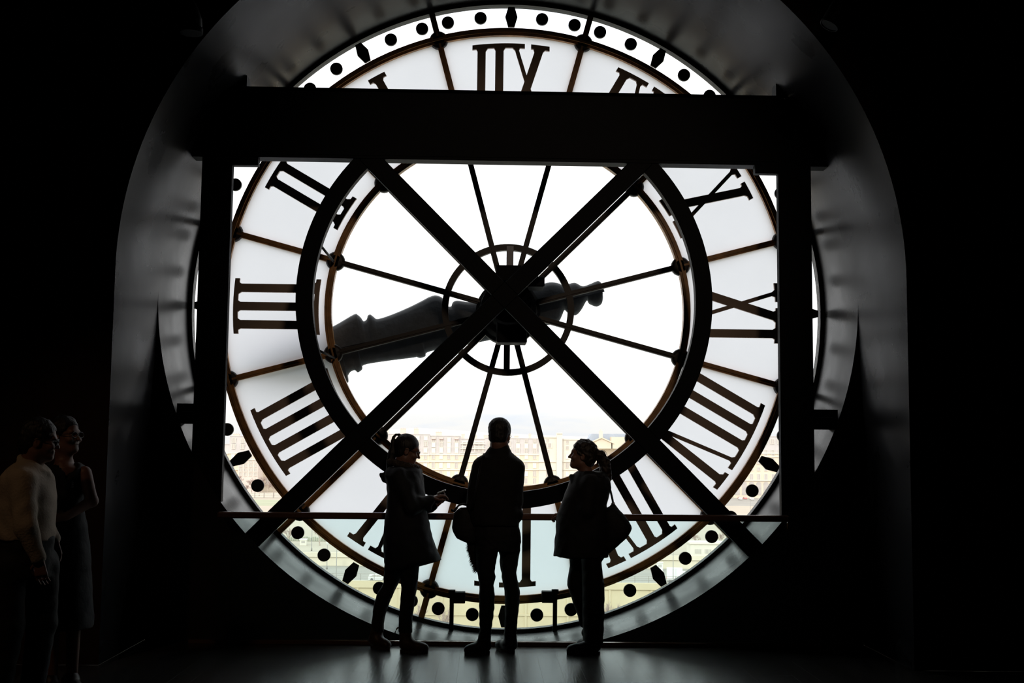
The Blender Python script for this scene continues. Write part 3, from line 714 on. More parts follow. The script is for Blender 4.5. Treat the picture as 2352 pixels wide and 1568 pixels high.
def rowz(rows, Y, dy=0.0, grow=0.0):
    """(py, px left, px right, half depth[, y offset]) as horizontal slices at depth Y"""
    out = []
    for r in rows:
        a = at(r[1], r[0], Y+dy); c = at(r[2], r[0], Y+dy); off = r[4] if len(r) > 4 else 0.0
        out.append(((a[2]+c[2])/2, (a[0]+c[0])/2, Y+dy+off, max((c[0]-a[0])/2+grow, 0.012), max(r[3]+grow, 0.012)))
    return out

def shoe(par, heel, toe, top, ht, w=0.042, name='shoe', m='shoe', sole='sole', th=0.022):
    """heel and toe on the floor, ankle opening at top (x, y, z) with radius ht"""
    h = np.array([heel[0], heel[1], 0.0]); t = np.array([toe[0], toe[1], 0.0]); d = t-h; L = np.linalg.norm(d); d /= L; u = np.array([0, 0, 1.0])
    b = SDF(); z = th
    b.cap(h+d*0.045+u*(z+0.036), h+d*0.36*L+u*(z+0.038), 0.040, 0.044, 0.02); b.cap(h+d*0.36*L+u*(z+0.036), t-d*0.05+u*(z+0.020), 0.046, 0.034, 0.03)
    b.cap(t-d*0.075+u*(z+0.022), t-d*0.034+u*(z+0.014), 0.036, 0.030, 0.02)
    b.cap(h+d*0.05+u*(z+0.05), np.array(top, float), 0.045, ht, 0.03)
    R = np.stack([d, np.cross(u, d), u], 1)
    o = b.build(name, M[m], par, 0.0055)
    me = o.data; co = np.empty(len(me.vertices)*3, np.float32); me.vertices.foreach_get('co', co); co = co.reshape(-1, 3)
    base = 0.0
    co[:, 2] = np.maximum(co[:, 2], th*0.55)
    me.vertices.foreach_set('co', co.ravel()); me.update()
    sm = MB(); k = 20; prof = []
    for i in range(k):
        a = 2*math.pi*i/k; ca, sa = math.cos(a), math.sin(a); f = L/2-0.006
        wd = w*(1.0 if ca > 0 else 0.86)*(1-0.12*abs(ca)**3); prof.append(h+d*(L/2+ca*f)+np.cross(u, d)*(sa*wd))
    V = [p+u*0.0006 for p in prof]+[p+u*th for p in prof]
    sm.add(V, [tuple(reversed(range(k))), tuple(range(k, 2*k))]+[(i, (i+1) % k, k+(i+1) % k, k+i) for i in range(k)], 0)
    s = sm.build('sole', M[sole], o)
    return o

def glasses(par, g, A, s=1.0):
    m = MB()
    for e in (-1, 1):
        c = g(0.101, e*0.033, -0.004); ring = [c+A[:, 1]*0.025*s*math.cos(a)+A[:, 2]*0.019*s*math.sin(a) for a in np.linspace(0, 2*math.pi, 19)]
        m.tube(ring, 0.0022*s, 6, cap=False)
        m.tube([g(0.100, e*0.058, 0.002), g(0.06, e*0.078, 0.003), g(-0.012, e*0.086, 0.004), g(-0.03, e*0.084, -0.012)], 0.0022*s, 6)
    m.tube([g(0.101, -0.009, 0.0), g(0.106, 0, 0.004), g(0.101, 0.009, 0.0)], 0.0022*s, 6)
    return m.build('glasses', M['specs'], par)

# ---- woman on the left of the three, in profile to the right, phone in her hands
YA_ = 9.45
def A_(x, y, d=0.0): return at(x, y, YA_+d)
pa = thing('person', 'woman with high ponytail and glasses in a long dark parka, holding a phone', 'person', (A_(930, 1485)[0], YA_, 0))
AX = frame_axes((1, 0.12), 0.27); hc = A_(936, 1033)
b = SDF(); g = head(b, hc, AX, 0.97, True)
b.cap(g(-0.022, 0, -0.075), A_(921, 1084), 0.050, 0.058, 0.04)
b.loft(rowz([(1078, 898, 950, 0.15), (1092, 890, 960, 0.17), (1130, 897, 962, 0.15), (1180, 896, 966, 0.14), (1230, 894, 962, 0.13), (1265, 900, 950, 0.09)], YA_), 0.03)
b.chain([A_(915, 1092, -0.16), A_(944, 1166, -0.19), A_(990, 1148, -0.10)], [0.046, 0.036, 0.024], 0.02); b.chain([A_(921, 1092, 0.14), A_(948, 1170, 0.14), A_(994, 1154, 0.08)], [0.046, 0.036, 0.024], 0.02)
hand(b, A_(990, 1146, -0.09), (0.90, 0.28, 0.36), (-0.35, -0.2, 0.9), 0.95, 1, (0.45, 0.6, 0.4)); hand(b, A_(994, 1153, 0.075), (0.9, -0.22, 0.33), (0.2, 0.7, -0.5), 0.95, -1, (0.5, 0.6, 0.4))
for ys, pts, rr in ((-0.09, [(936, 1285), (937, 1360), (931, 1440), (931, 1470)], (0.058, 0.044, 0.036, 0.032)), (0.09, [(909, 1285), (899, 1337), (868, 1427), (867, 1462)], (0.058, 0.042, 0.034, 0.032))):
    b.chain([A_(x, y, ys) for x, y in pts], rr, 0.03)
b.build('body', M['skin'], pa, 0.0052); eyes(pa, g, AX, 0.97); glasses(pa, g, AX, 0.97)
hr_ = SDF(); hr_.ell(g(-0.018, 0, 0.034), (0.101, 0.082, 0.094), AX, 0.01, cut=[(g(0.066, 0, 0.045), AX@np.array([0.75, 0, -0.66]))])
hr_.ell(g(-0.045, 0, -0.03), (0.048, 0.068, 0.058), AX, 0.02)
hr_.chain([A_(924, 1002), A_(917, 997.5), A_(909, 998), A_(904, 1004), A_(902.5, 1013), A_(904, 1022), A_(901, 1040), A_(897.5, 1060), A_(891, 1080)], [0.010, 0.0085, 0.009, 0.012, 0.017, 0.026, 0.034, 0.034, 0.014], 0.004)
hr_.build('hair', M['hair_dark'], pa, 0.005)
c = SDF()
c.loft(rowz([(1072, 893, 962, 0.13), (1080, 887, 968, 0.18), (1092, 883, 970, 0.205), (1110, 888, 973, 0.21), (1130, 890, 976, 0.20), (1150, 889, 978, 0.195), (1172, 888, 980, 0.19), (1190, 884, 984, 0.20), (1210, 882, 988, 0.21), (1230, 881, 992, 0.215), (1255, 881, 1001, 0.22), (1275, 882, 1010, 0.225), (1285, 882, 1014, 0.225), (1291, 883, 992, 0.22), (1298, 885, 965, 0.21), (1305, 888, 930, 0.18)], YA_), 0.015, 2.3)
c.cap(A_(878, 1090), A_(898, 1086), 0.014, 0.05, 0.02); c.cap(A_(874, 1088), A_(884, 1100), 0.006, 0.03, 0.02)          # hood lying on the back
c.chain([A_(917, 1092, -0.17), A_(946, 1164, -0.20), A_(986, 1150, -0.11)], [0.066, 0.056, 0.047], 0.03); c.chain([A_(922, 1092, 0.14), A_(952, 1172, 0.14), A_(994, 1160, 0.09)], [0.066, 0.054, 0.044], 0.03)
c.cap(A_(960, 1152, -0.17), A_(985, 1166, -0.12), 0.034, 0.026, 0.02); c.cap(A_(968, 1160, 0.12), A_(990, 1170, 0.10), 0.030, 0.020, 0.02)
c.cap(A_(963, 1077, 0.02), A_(966, 1098, -0.02), 0.016, 0.022, 0.02)
c.noise(0.0045, 38.0, 1.0); c.build('coat', M['coat_navy'], pa, 0.008)
fu = SDF(); 
ringp = [A_(927, 1070)+np.array([0.108*math.cos(a), 0.105*math.sin(a), -0.026*math.cos(a)+0.010]) for a in np.linspace(0, 2*math.pi, 13)]
fu.chain(ringp, [0.026]*13, 0.015); fu.noise(0.005, 160, 2); fu.build('fur_collar', M['fur'], pa, 0.006)
tr = SDF()
tr.loft(rowz([(1275, 900, 966, 0.11), (1300, 914, 963, 0.085), (1330, 920, 960, 0.078), (1350, 922, 958, 0.07), (1375, 920, 953, 0.068), (1400, 918, 950, 0.064), (1420, 916, 947, 0.058), (1452, 915, 947, 0.054)], YA_, -0.09), 0.02)
tr.loft(rowz([(1275, 884, 940, 0.11), (1305, 883, 930, 0.09), (1320, 882, 923, 0.085), (1337, 881, 917, 0.08), (1352, 873, 909, 0.07), (1367, 865, 902, 0.068), (1389, 858, 893, 0.066), (1406, 856, 887, 0.062), (1430, 853, 882, 0.054), (1450, 853, 882, 0.05)], YA_, 0.09), 0.02)
tr.noise(0.004, 55.0, 3.0); tr.build('trousers', M['jeans'], pa, 0.0075)
hA, tA = A_(917, 1476, -0.09), A_(986, 1476, -0.13)
shoe(pa, (hA[0], YA_-0.09), (tA[0], YA_-0.13), A_(931, 1444, -0.09), 0.050, 0.042, 'boot', 'leather')
hA, tA = A_(850, 1476, 0.09), A_(897, 1476, 0.0)
shoe(pa, (hA[0], YA_+0.14), (tA[0], YA_-0.02), A_(867, 1444, 0.09), 0.050, 0.042, 'boot', 'leather')
b = MB(); q = A_(915, 1440, -0.09); b.tube([q, q+np.array([-0.012, 0, -0.012]), q+np.array([-0.026, 0, -0.042])], 0.006, 8); b.build('boot_tassel', M['leather'], pa)
ph = thing('phone', 'small pale phone held in both hands by the woman in the parka', 'phone', tuple(A_(1014, 1128)))
dph = np.array([0.93, 0.0, 0.36]); MB().obox(A_(1014, 1129, -0.005), (0.036, 0.066, 0.0045), np.stack([dph, np.array([0, 1.0, 0]), np.array([-0.36, 0, 0.93])], 1), 0, 0.002).build('phone_body', M['phone'], ph)
MB().obox(A_(1014, 1129, -0.005)+np.array([-0.36, 0, 0.93])*0.0049, (0.032, 0.060, 0.0006), np.stack([dph, np.array([0, 1.0, 0]), np.array([-0.36, 0, 0.93])], 1)).build('screen', M['specs'], ph)

# ---- man in the middle, seen from behind
YB_ = 9.30
def B_(x, y, d=0.0): return at(x, y, YB_+d)
pb = thing('person', 'man with short hair in dark jacket and jeans, seen from behind', 'person', (B_(1142, 1490)[0], YB_, 0))
AX = frame_axes((0.28, 1.0), 0.20); hc = B_(1148, 999)
b = SDF(); g = head(b, hc, AX, 1.0)
b.cap(g(-0.025, 0, -0.075), B_(1146, 1050), 0.060, 0.068, 0.04)
b.loft(rowz([(1046, 1105, 1184, 0.09), (1062, 1096, 1192, 0.11), (1110, 1096, 1184, 0.11), (1160, 1098, 1180, 0.10), (1200, 1100, 1184, 0.085), (1235, 1106, 1180, 0.075)], YB_), 0.03)
for s_, sh, el, wr in ((-1, (1104, 1076), (1096, 1150), (1100, 1188)), (1, (1184, 1074), (1184, 1150), (1180, 1185))):
    b.chain([B_(*sh), B_(*el, 0.02), B_(*wr, 0.30)], [0.042, 0.034, 0.025], 0.015)
    hand(b, B_(*wr, 0.30), (0.10*-s_, 1, -0.22), (0, 0.25, 1), 1.0, -s_, (0.5, 0.7, 0.5))
for ys, pts, rr in ((-0.02, [(1117, 1240), (1119, 1320), (1118, 1370), (1114, 1462)], (0.058, 0.044, 0.036, 0.028)), (0.07, [(1172, 1240), (1170, 1320), (1176, 1370), (1172, 1458)], (0.058, 0.044, 0.036, 0.028))):
    b.chain([B_(x, y, ys) for x, y in pts], rr, 0.03)
b.build('body', M['skin'], pb, 0.0052); eyes(pb, g, AX); glasses(pb, g, AX)
h_ = SDF(); h_.ell(g(-0.014, 0, 0.034), (0.108, 0.088, 0.100), AX, 0.01, cut=[(g(0.060, 0, 0.040), AX@np.array([0.80, 0, -0.6]))]); h_.ell(g(-0.05, 0, -0.035), (0.055, 0.070, 0.055), AX, 0.03)
h_.ell(g(-0.03, 0.0, 0.066), (0.075, 0.074, 0.056), AX, 0.03); h_.noise(0.0025, 120, 1); h_.build('hair', M['hair_dark'], pb, 0.0055)
c = SDF()
c.loft(rowz([(1011, 1133, 1163, 0.065), (1016, 1130, 1166, 0.075), (1024, 1126, 1169, 0.085), (1033, 1119, 1173, 0.095), (1042, 1113, 1177, 0.10), (1047, 1109, 1181, 0.10)], YB_), 0.012)
c.loft(rowz([(1041, 1114, 1178, 0.085), (1046, 1106, 1184, 0.10), (1051, 1096, 1191, 0.115), (1058, 1089, 1200, 0.125), (1068, 1085, 1205, 0.13), (1080, 1083, 1204, 0.135), (1098, 1078, 1202, 0.135), (1116, 1075, 1199, 0.13), (1132, 1073, 1195, 0.125), (1146, 1072, 1191, 0.12), (1162, 1071, 1190, 0.12), (1180, 1074, 1191, 0.12), (1195, 1080, 1192, 0.125), (1206, 1084, 1192, 0.125)], YB_), 0.01, 2.2)
c.chain([B_(1187, 1077), B_(1186, 1152, 0.03), B_(1182, 1180, 0.26)], [0.050, 0.047, 0.040], 0.03); c.chain([B_(1102, 1077), B_(1092, 1152, 0.03), B_(1098, 1182, 0.26)], [0.050, 0.047, 0.040], 0.03)
c.ell(B_(1189, 1182, 0.02), (0.042, 0.05, 0.05), None, 0.03)
c.noise(0.004, 36.0, 2.0); c.build('jacket', M['coat_black'], pb, 0.0075)
tr = SDF()
tr.loft(rowz([(1185, 1088, 1192, 0.115), (1203, 1088, 1191, 0.12), (1225, 1088, 1196, 0.125), (1240, 1090, 1197, 0.125), (1253, 1091, 1195, 0.12), (1264, 1092, 1194, 0.115)], YB_, 0.02), 0.02, 2.3)
tr.loft(rowz([(1256, 1091, 1145, 0.10), (1268, 1092, 1144, 0.095), (1280, 1093, 1141, 0.09), (1295, 1094, 1139, 0.085), (1310, 1095, 1136, 0.08), (1322, 1097, 1138, 0.078), (1332, 1099, 1137, 0.075), (1345, 1101, 1134, 0.07), (1364, 1100, 1137, 0.073), (1396, 1101, 1135, 0.07), (1421, 1101, 1132, 0.063), (1440, 1102, 1129, 0.055), (1458, 1100, 1127, 0.052), (1466, 1100, 1127, 0.052)], YB_, -0.02), 0.012)
tr.loft(rowz([(1256, 1143, 1195, 0.10), (1268, 1146, 1194, 0.095), (1276, 1148, 1192, 0.09), (1297, 1148, 1189, 0.085), (1314, 1152, 1186, 0.08), (1327, 1153, 1188, 0.078), (1335, 1154, 1190, 0.076), (1356, 1159, 1194, 0.073), (1383, 1160, 1193, 0.073), (1408, 1160, 1190, 0.068), (1434, 1159, 1188, 0.058), (1452, 1158, 1187, 0.053), (1460, 1158, 1186, 0.052)], YB_, 0.07), 0.012)
tr.noise(0.0035, 62.0, 1.0); tr.build('trousers', M['jeans'], pb, 0.007)
hB, tB = B_(1127, 1490, -0.02), B_(1065, 1486, -0.08)
shoe(pb, (hB[0], YB_+0.03), (tB[0], YB_-0.06), B_(1113, 1462, -0.02), 0.050, 0.043)
hB, tB = B_(1182, 1488, 0.07), B_(1141, 1478, 0.22)
shoe(pb, (hB[0], YB_+0.03), (tB[0], YB_+0.25), B_(1172, 1456, 0.07), 0.050, 0.043)
# his shoulder bag and the fur-trimmed hood hanging under it
sb = thing('shoulder_bag', 'dark rounded shoulder bag hanging at the left hip of the man in the middle', 'bag', tuple(B_(1065, 1243, 0.03)))
k = SDF(); k.loft(rowz([(1165, 1058, 1082, 0.05), (1172, 1048, 1090, 0.065), (1182, 1042, 1094, 0.072), (1195, 1040, 1096, 0.078), (1212, 1038, 1098, 0.082), (1220, 1040, 1098, 0.08), (1228, 1044, 1098, 0.078), (1236, 1049, 1098, 0.07), (1241, 1059, 1096, 0.065), (1246, 1071, 1094, 0.05)], YB_, 0.03), 0.02, 2.4)
k.noise(0.003, 45, 1); k.build('bag_body', M['bag'], sb, 0.0065)
m = MB(); m.tube([B_(1044, 1180, 0.03), B_(1047, 1168, 0.03), B_(1054, 1160, 0.03), B_(1064, 1157, 0.03), B_(1073, 1158, 0.03), B_(1086, 1166, 0.03)], 0.0075, 8); m.build('handle', M['bag'], sb)
m = MB(); m.tube([B_(1036, 1171, 0.03), B_(1043, 1173, 0.03), B_(1050, 1165, 0.03)], 0.011, 8); m.build('buckle', M['bag'], sb)
m = MB(); m.tube([B_(1085, 1170, -0.09), B_(1095, 1120, -0.135), B_(1103, 1075, -0.125), B_(1110, 1050, -0.095), B_(1112, 1043, -0.02)], 0.011, 8); m.build('strap', M['bag'], sb)
fh = thing('fur_hood', 'dark fur-trimmed hood hanging below the round shoulder bag', 'hood', tuple(B_(1090, 1310, 0.06)))
k = SDF(); k.chain([B_(1082, 1238, 0.06), B_(1087, 1262, 0.06), B_(1092, 1285, 0.06), B_(1098, 1305, 0.06)], [0.040, 0.038, 0.034, 0.018], 0.02); k.build('hood_cloth', M['coat_grey'], fh, 0.007)
random.seed(11); m = MB(); prof = [(1082, 1243), (1080, 1255), (1083, 1265), (1086, 1277), (1089, 1290), (1093, 1302), (1097, 1309)]
for i in range(520):
    u = random.random()*(len(prof)-1.01); a = int(u); f = u-a; x = prof[a][0]*(1-f)+prof[a+1][0]*f; y = prof[a][1]*(1-f)+prof[a+1][1]*f
    p = B_(x+random.uniform(-3, 5), y+random.uniform(-2, 2), 0.06+random.uniform(-0.045, 0.045)); L = random.uniform(0.018, 0.040)
    d = np.array([-1.0+random.uniform(-0.2, 0.35), random.uniform(-0.5, 0.5), -0.55+random.uniform(-0.45, 0.35)]); d /= np.linalg.norm(d)
    m.tube([p, p+d*L*0.55, p+d*L+np.array([0, 0, -0.006])], [0.0022, 0.0016, 0.0004], 3, cap=False)
m.build('fur', M['fur'], fh)['kind'] = 'stuff'

# ---- woman on the right of the three, in profile to the left
YC_ = 9.40
def C_(x, y, d=0.0): return at(x, y, YC_+d)
pc = thing('person', 'woman with curly ponytail, short coat and wide trousers, looking left', 'person', (C_(1360, 1487)[0], YC_, 0))
AX = frame_axes((-1, 0.10), -0.13); hc = C_(1337, 1044)
b = SDF(); g = head(b, hc, AX, 0.92, True)
b.cap(g(-0.022, 0, -0.075), C_(1350, 1100), 0.050, 0.058, 0.04)
b.loft(rowz([(1096, 1330, 1384, 0.15), (1110, 1318, 1392, 0.17), (1150, 1306, 1388, 0.15), (1200, 1304, 1384, 0.14), (1245, 1312, 1380, 0.10)], YC_), 0.03)
b.chain([C_(1352, 1108, -0.16), C_(1342, 1172, -0.18), C_(1312, 1205, -0.13)], [0.046, 0.038, 0.026], 0.02); b.chain([C_(1346, 1108, 0.16), C_(1324, 1170, 0.18), C_(1299, 1183, 0.22)], [0.046, 0.038, 0.026], 0.02)
hand(b, C_(1299, 1182, 0.22), (-0.85, 0.50, -0.05), (0.0, 0.2, 1), 0.92, -1, (0.6, 0.8, 0.6)); hand(b, C_(1312, 1205, -0.13), (-0.55, 0.3, -0.6), (-0.3, -0.8, 0.3), 0.92, 1, (0.4, 0.5, 0.4))
for ys, pts, rr in ((-0.08, [(1358, 1262), (1360, 1350), (1362, 1400), (1364, 1462)], (0.060, 0.046, 0.038, 0.032)), (0.10, [(1334, 1262), (1329, 1345), (1340, 1400), (1349, 1452)], (0.058, 0.038, 0.030, 0.026))):
    b.chain([C_(x, y, ys) for x, y in pts], rr, 0.03)
b.build('body', M['skin'], pc, 0.0052); eyes(pc, g, AX, 0.92)
h_ = SDF(); h_.ell(g(-0.020, 0, 0.034), (0.104, 0.084, 0.098), AX, 0.01, cut=[(g(0.070, 0, 0.05), AX@np.array([0.72, 0, -0.68]))]); h_.ell(g(-0.06, 0, -0.03), (0.058, 0.074, 0.068), AX, 0.03)
h_.ell(C_(1379, 1045), (0.042, 0.045, 0.040), None, 0.02)
h_.chain([C_(1378, 1046), C_(1388, 1062), C_(1391, 1080), C_(1394, 1098), C_(1397, 1118)], [0.036, 0.044, 0.042, 0.034, 0.014], 0.02)
h_.noise(0.0065, 95, 0.5); h_.build('hair', M['hair_brown'], pc, 0.0055)
random.seed(4); m = MB()
for (x, y) in ((1384, 1036), (1388, 1039), (1391, 1045), (1381, 1035), (1393, 1054), (1369, 1027), (1395, 1066), (1386, 1037)):
    p = C_(x, y, random.uniform(-0.02, 0.02)); m.tube([p, p+np.array([0.010, 0, 0.008]), p+np.array([0.017, 0, 0.002]), p+np.array([0.016, 0, -0.010])], [0.0016, 0.0014, 0.0012, 0.0006], 4)
m.build('hair_wisp', M['hair_brown'], pc)
c = SDF()
c.loft(rowz([(1082, 1326, 1386, 0.12), (1090, 1316, 1395, 0.16), (1098, 1311, 1400, 0.19), (1108, 1307, 1402, 0.205), (1120, 1303, 1403, 0.21), (1139, 1295, 1398, 0.20), (1158, 1288, 1393, 0.195), (1177, 1281, 1394, 0.20), (1195, 1278, 1397, 0.205), (1215, 1277, 1397, 0.21), (1239, 1275, 1397, 0.21), (1260, 1273, 1397, 0.215), (1277, 1272, 1397, 0.215)], YC_), 0.012, 2.3)
c.chain([C_(1354, 1108, -0.17), C_(1346, 1172, -0.19), C_(1318, 1202, -0.14)], [0.066, 0.056, 0.042], 0.03); c.chain([C_(1346, 1108, 0.17), C_(1324, 1170, 0.17), C_(1303, 1183, 0.20)], [0.066, 0.054, 0.040], 0.03)
c.cap(C_(1313, 1094, -0.05), C_(1317, 1104, -0.08), 0.022, 0.018, 0.02); c.cap(C_(1345, 1086, -0.13), C_(1374, 1090, -0.13), 0.018, 0.018, 0.02)
c.noise(0.0045, 34.0, 4.0); c.build('coat', M['coat_grey'], pc, 0.008)
tr = SDF()
tr.loft(rowz([(1262, 1330, 1394, 0.12), (1279, 1336, 1388, 0.11), (1290, 1336, 1382, 0.105), (1314, 1337, 1384, 0.10), (1336, 1337, 1388, 0.10), (1362, 1338, 1389, 0.10), (1386, 1338, 1388, 0.10), (1410, 1338, 1388, 0.098), (1441, 1339, 1386, 0.096), (1466, 1341, 1385, 0.094), (1478, 1343, 1384, 0.092)], YC_, -0.08), 0.015)
tr.loft(rowz([(1262, 1304, 1370, 0.12), (1279, 1308, 1362, 0.105), (1298, 1309, 1358, 0.10), (1316, 1306, 1354, 0.095), (1333, 1303, 1350, 0.09), (1344, 1303, 1349, 0.09), (1358, 1308, 1350, 0.088), (1387, 1317, 1354, 0.085), (1414, 1327, 1356, 0.08), (1437, 1332, 1358, 0.075), (1443, 1340, 1358, 0.07)], YC_, 0.10), 0.015)
tr.noise(0.005, 40.0, 5.0); tr.build('trousers', M['coat_black'], pc, 0.0075)
hC, tC = C_(1381, 1484, -0.08), C_(1300, 1478, -0.10)
shoe(pc, (hC[0], YC_-0.06), (tC[0], YC_-0.10), C_(1362, 1462, -0.08), 0.048, 0.042)
hC, tC = C_(1368, 1478, 0.12), C_(1326, 1472, 0.14)
shoe(pc, (hC[0], YC_+0.06), (tC[0], YC_+0.20), C_(1348, 1452, 0.11), 0.044, 0.040)
tb_ = thing('shoulder_bag', 'large black slouching shoulder bag behind the woman in wide trousers', 'bag', tuple(C_(1420, 1262, -0.05)))
k = SDF(); k.loft(rowz([(1156, 1404, 1411, 0.012), (1161, 1402, 1415, 0.03), (1166, 1394, 1419, 0.06), (1170, 1390, 1422, 0.075), (1180, 1384, 1432, 0.09), (1194, 1382, 1443, 0.10), (1207, 1382, 1450, 0.105), (1213, 1382, 1451, 0.105), (1221, 1382, 1448, 0.105), (1232, 1382, 1441, 0.10), (1242, 1382, 1431, 0.09), (1252, 1382, 1420, 0.085), (1262, 1384, 1408, 0.07), (1270, 1386, 1400, 0.05)], YC_, -0.06), 0.015, 2.4)
k.noise(0.003, 40, 2); k.build('bag_body', M['bag'], tb_, 0.0065)
m = MB(); q = [C_(1409, 1161, -0.06), C_(1407, 1148, -0.08), C_(1403, 1130, -0.10), C_(1398, 1112, -0.13), C_(1386, 1096, -0.16), C_(1374, 1090, -0.16)]
for i in range(len(q)-1): m.bar(q[i], q[i+1]+(q[i+1]-q[i])*0.08, 0.022, 0.006, (0.8, -0.6, 0.1))
m.build('strap', M['bag'], tb_)
q = C_(1408, 1156, -0.068); MB().obox(q, (0.014, 0.006, 0.008), np.array([[0.94, 0, -0.34], [0, 1, 0], [0.34, 0, 0.94]]), 0, 0.001).build('strap_ring', M['buckle'], tb_)

# ---- the two visitors in the dark on the far left
YD_ = 7.2
def D_(x, y, d=0.0): return at(x, y, YD_+d)
pd = thing('person', 'person in cream knitted sweater and glasses, in the dark at far left', 'person', (D_(50, 1500)[0], YD_, 0))
AX = frame_axes((1, 0.25), 0.10); hc = D_(93, 1010)
b = SDF(); g = head(b, hc, AX, 0.98)
b.cap(g(-0.03, 0, -0.075), D_(66, 1084), 0.060, 0.068, 0.05)
b.loft(rowz([(1070, 30, 92, 0.17), (1090, 18, 104, 0.20), (1150, 10, 108, 0.16), (1210, 16, 100, 0.13), (1260, 24, 92, 0.11)], YD_), 0.03)
b.chain([D_(48, 1100, -0.19), D_(58, 1210, -0.22), D_(90, 1285, -0.17)], [0.052, 0.040, 0.028], 0.03); b.chain([D_(70, 1100, 0.19), D_(96, 1190, 0.22), D_(124, 1240, 0.16)], [0.052, 0.040, 0.028], 0.03)
hand(b, D_(90, 1285, -0.17), (0.16, 0.05, -1), (-0.15, -1, 0), 1.0, 1, (0.3, 0.35, 0.3)); hand(b, D_(124, 1240, 0.16), (0.2, 0.0, -1), (0.2, 1, 0), 1.0, -1, (0.3, 0.4, 0.3))
for ys in (-0.10, 0.10):
    x = D_(52, 1400)[0]+ys*0.6; b.chain([(x, YD_+ys, 0.92), (x+0.02, YD_+ys, 0.50), (x-0.02, YD_+ys, 0.07)], (0.062, 0.046, 0.030), 0.03)
b.build('body', M['skin'], pd, 0.0055); eyes(pd, g, AX, 0.98); glasses(pd, g, AX, 0.98)
h_ = SDF(); h_.ell(g(-0.020, 0, 0.036), (0.108, 0.088, 0.100), AX, 0.01, cut=[(g(0.060, 0, 0.045), AX@np.array([0.75, 0, -0.66]))]); h_.ell(g(-0.07, 0, -0.03), (0.055, 0.076, 0.075), AX, 0.03); h_.noise(0.005, 90, 1); h_.build('hair', M['hair_dark'], pd, 0.006)
c = SDF()
c.loft(rowz([(1056, 48, 86, 0.10), (1066, 36, 96, 0.15), (1078, 24, 106, 0.19), (1092, 15, 114, 0.215), (1110, 8, 118, 0.22), (1140, 3, 122, 0.21), (1170, -2, 123, 0.20), (1200, -4, 121, 0.195), (1225, -4, 120, 0.195), (1238, -2, 117, 0.19)], YD_), 0.02, 2.3)
c.chain([D_(77, 1070)+np.array([0.078*math.cos(a), 0.078*math.sin(a), -0.045*math.cos(a)]) for a in np.linspace(0, 2*math.pi, 11)], [0.020]*11, 0.02); c.chain([D_(50, 1102, -0.18), D_(60, 1210, -0.225), D_(88, 1280, -0.175)], [0.078, 0.064, 0.044], 0.03); c.chain([D_(72, 1102, 0.19), D_(98, 1190, 0.22), D_(120, 1236, 0.165)], [0.074, 0.060, 0.044], 0.03)
c.noise(0.006, 30.0, 2.0); c.build('sweater', M['sweater'], pd, 0.009)
tr = SDF()
x = D_(52, 1400)[0]
tr.loft([(1.02, D_(58, 1230)[0], YD_, 0.165, 0.175), (0.85, x, YD_, 0.15, 0.18), (0.78, x, YD_, 0.14, 0.18)], 0.03)
for ys in (-0.10, 0.10): tr.chain([(x+ys*0.6, YD_+ys, 0.85), (x+ys*0.6+0.02, YD_+ys, 0.50), (x+ys*0.6-0.02, YD_+ys, 0.09)], [0.105, 0.085, 0.070], 0.03)
tr.noise(0.004, 40, 1); tr.build('trousers', M['jeans'], pd, 0.009)
for ys in (-0.10, 0.10): shoe(pd, (x+ys*0.6-0.09, YD_+ys), (x+ys*0.6+0.17, YD_+ys*1.3), (x+ys*0.6-0.02, YD_+ys, 0.10), 0.052)

YE_ = 7.72
def E_(x, y, d=0.0): return at(x, y, YE_+d)
pe = thing('person', 'woman in dark sleeveless V-neck dress and glasses beside the cream sweater', 'person', (E_(165, 1480)[0], YE_, 0))
AX = frame_axes((1, -0.35), -0.06); hc = E_(150, 999)
b = SDF(); g = head(b, hc, AX, 0.97, True)
b.cap(g(-0.022, 0, -0.075), E_(148, 1066), 0.050, 0.056, 0.04)
BX = frame_axes((0.62, -0.78))
b.loft(rowz([(1060, 134, 162, 0.075), (1072, 120, 182, 0.095), (1082, 116, 186, 0.10), (1120, 118, 184, 0.105), (1170, 118, 184, 0.115), (1220, 114, 188, 0.11), (1270, 120, 184, 0.11)], YE_), 0.03)
b.chain([E_(194, 1086, -0.02), E_(211, 1150, -0.03), E_(152, 1186, -0.20)], [0.045, 0.037, 0.026], 0.02); b.chain([E_(108, 1086, 0.02), E_(106, 1155, 0.05), E_(112, 1220, -0.02)], [0.045, 0.037, 0.026], 0.02)
hand(b, E_(152, 1186, -0.20), (-1, -0.15, -0.12), (0, -0.8, 0.6), 0.92, 1, (0.5, 0.6, 0.5)); hand(b, E_(112, 1220, -0.02), (0.05, -0.1, -1), (-1, 0, 0), 0.92, -1, (0.3, 0.4, 0.3))
x = E_(152, 1300)[0]
for s_ in (-1, 1):
    q = BX[:, 1]*s_*0.065; b.chain([(x+q[0], YE_+q[1], 0.90), (x+q[0], YE_+q[1]-0.01, 0.48), (x+q[0], YE_+q[1]+0.01, 0.07)], (0.066, 0.048, 0.034), 0.03)
b.build('body', M['skin'], pe, 0.0055); eyes(pe, g, AX, 0.97); glasses(pe, g, AX, 0.97)
h_ = SDF(); h_.ell(g(-0.024, 0, 0.036), (0.108, 0.088, 0.098), AX, 0.01, cut=[(g(0.062, 0, 0.045), AX@np.array([0.74, 0, -0.67]))]); h_.ell(g(-0.07, 0, -0.05), (0.055, 0.080, 0.085), AX, 0.03); h_.noise(0.004, 90, 2); h_.build('hair', M['hair_dark'], pe, 0.006)
c = SDF()
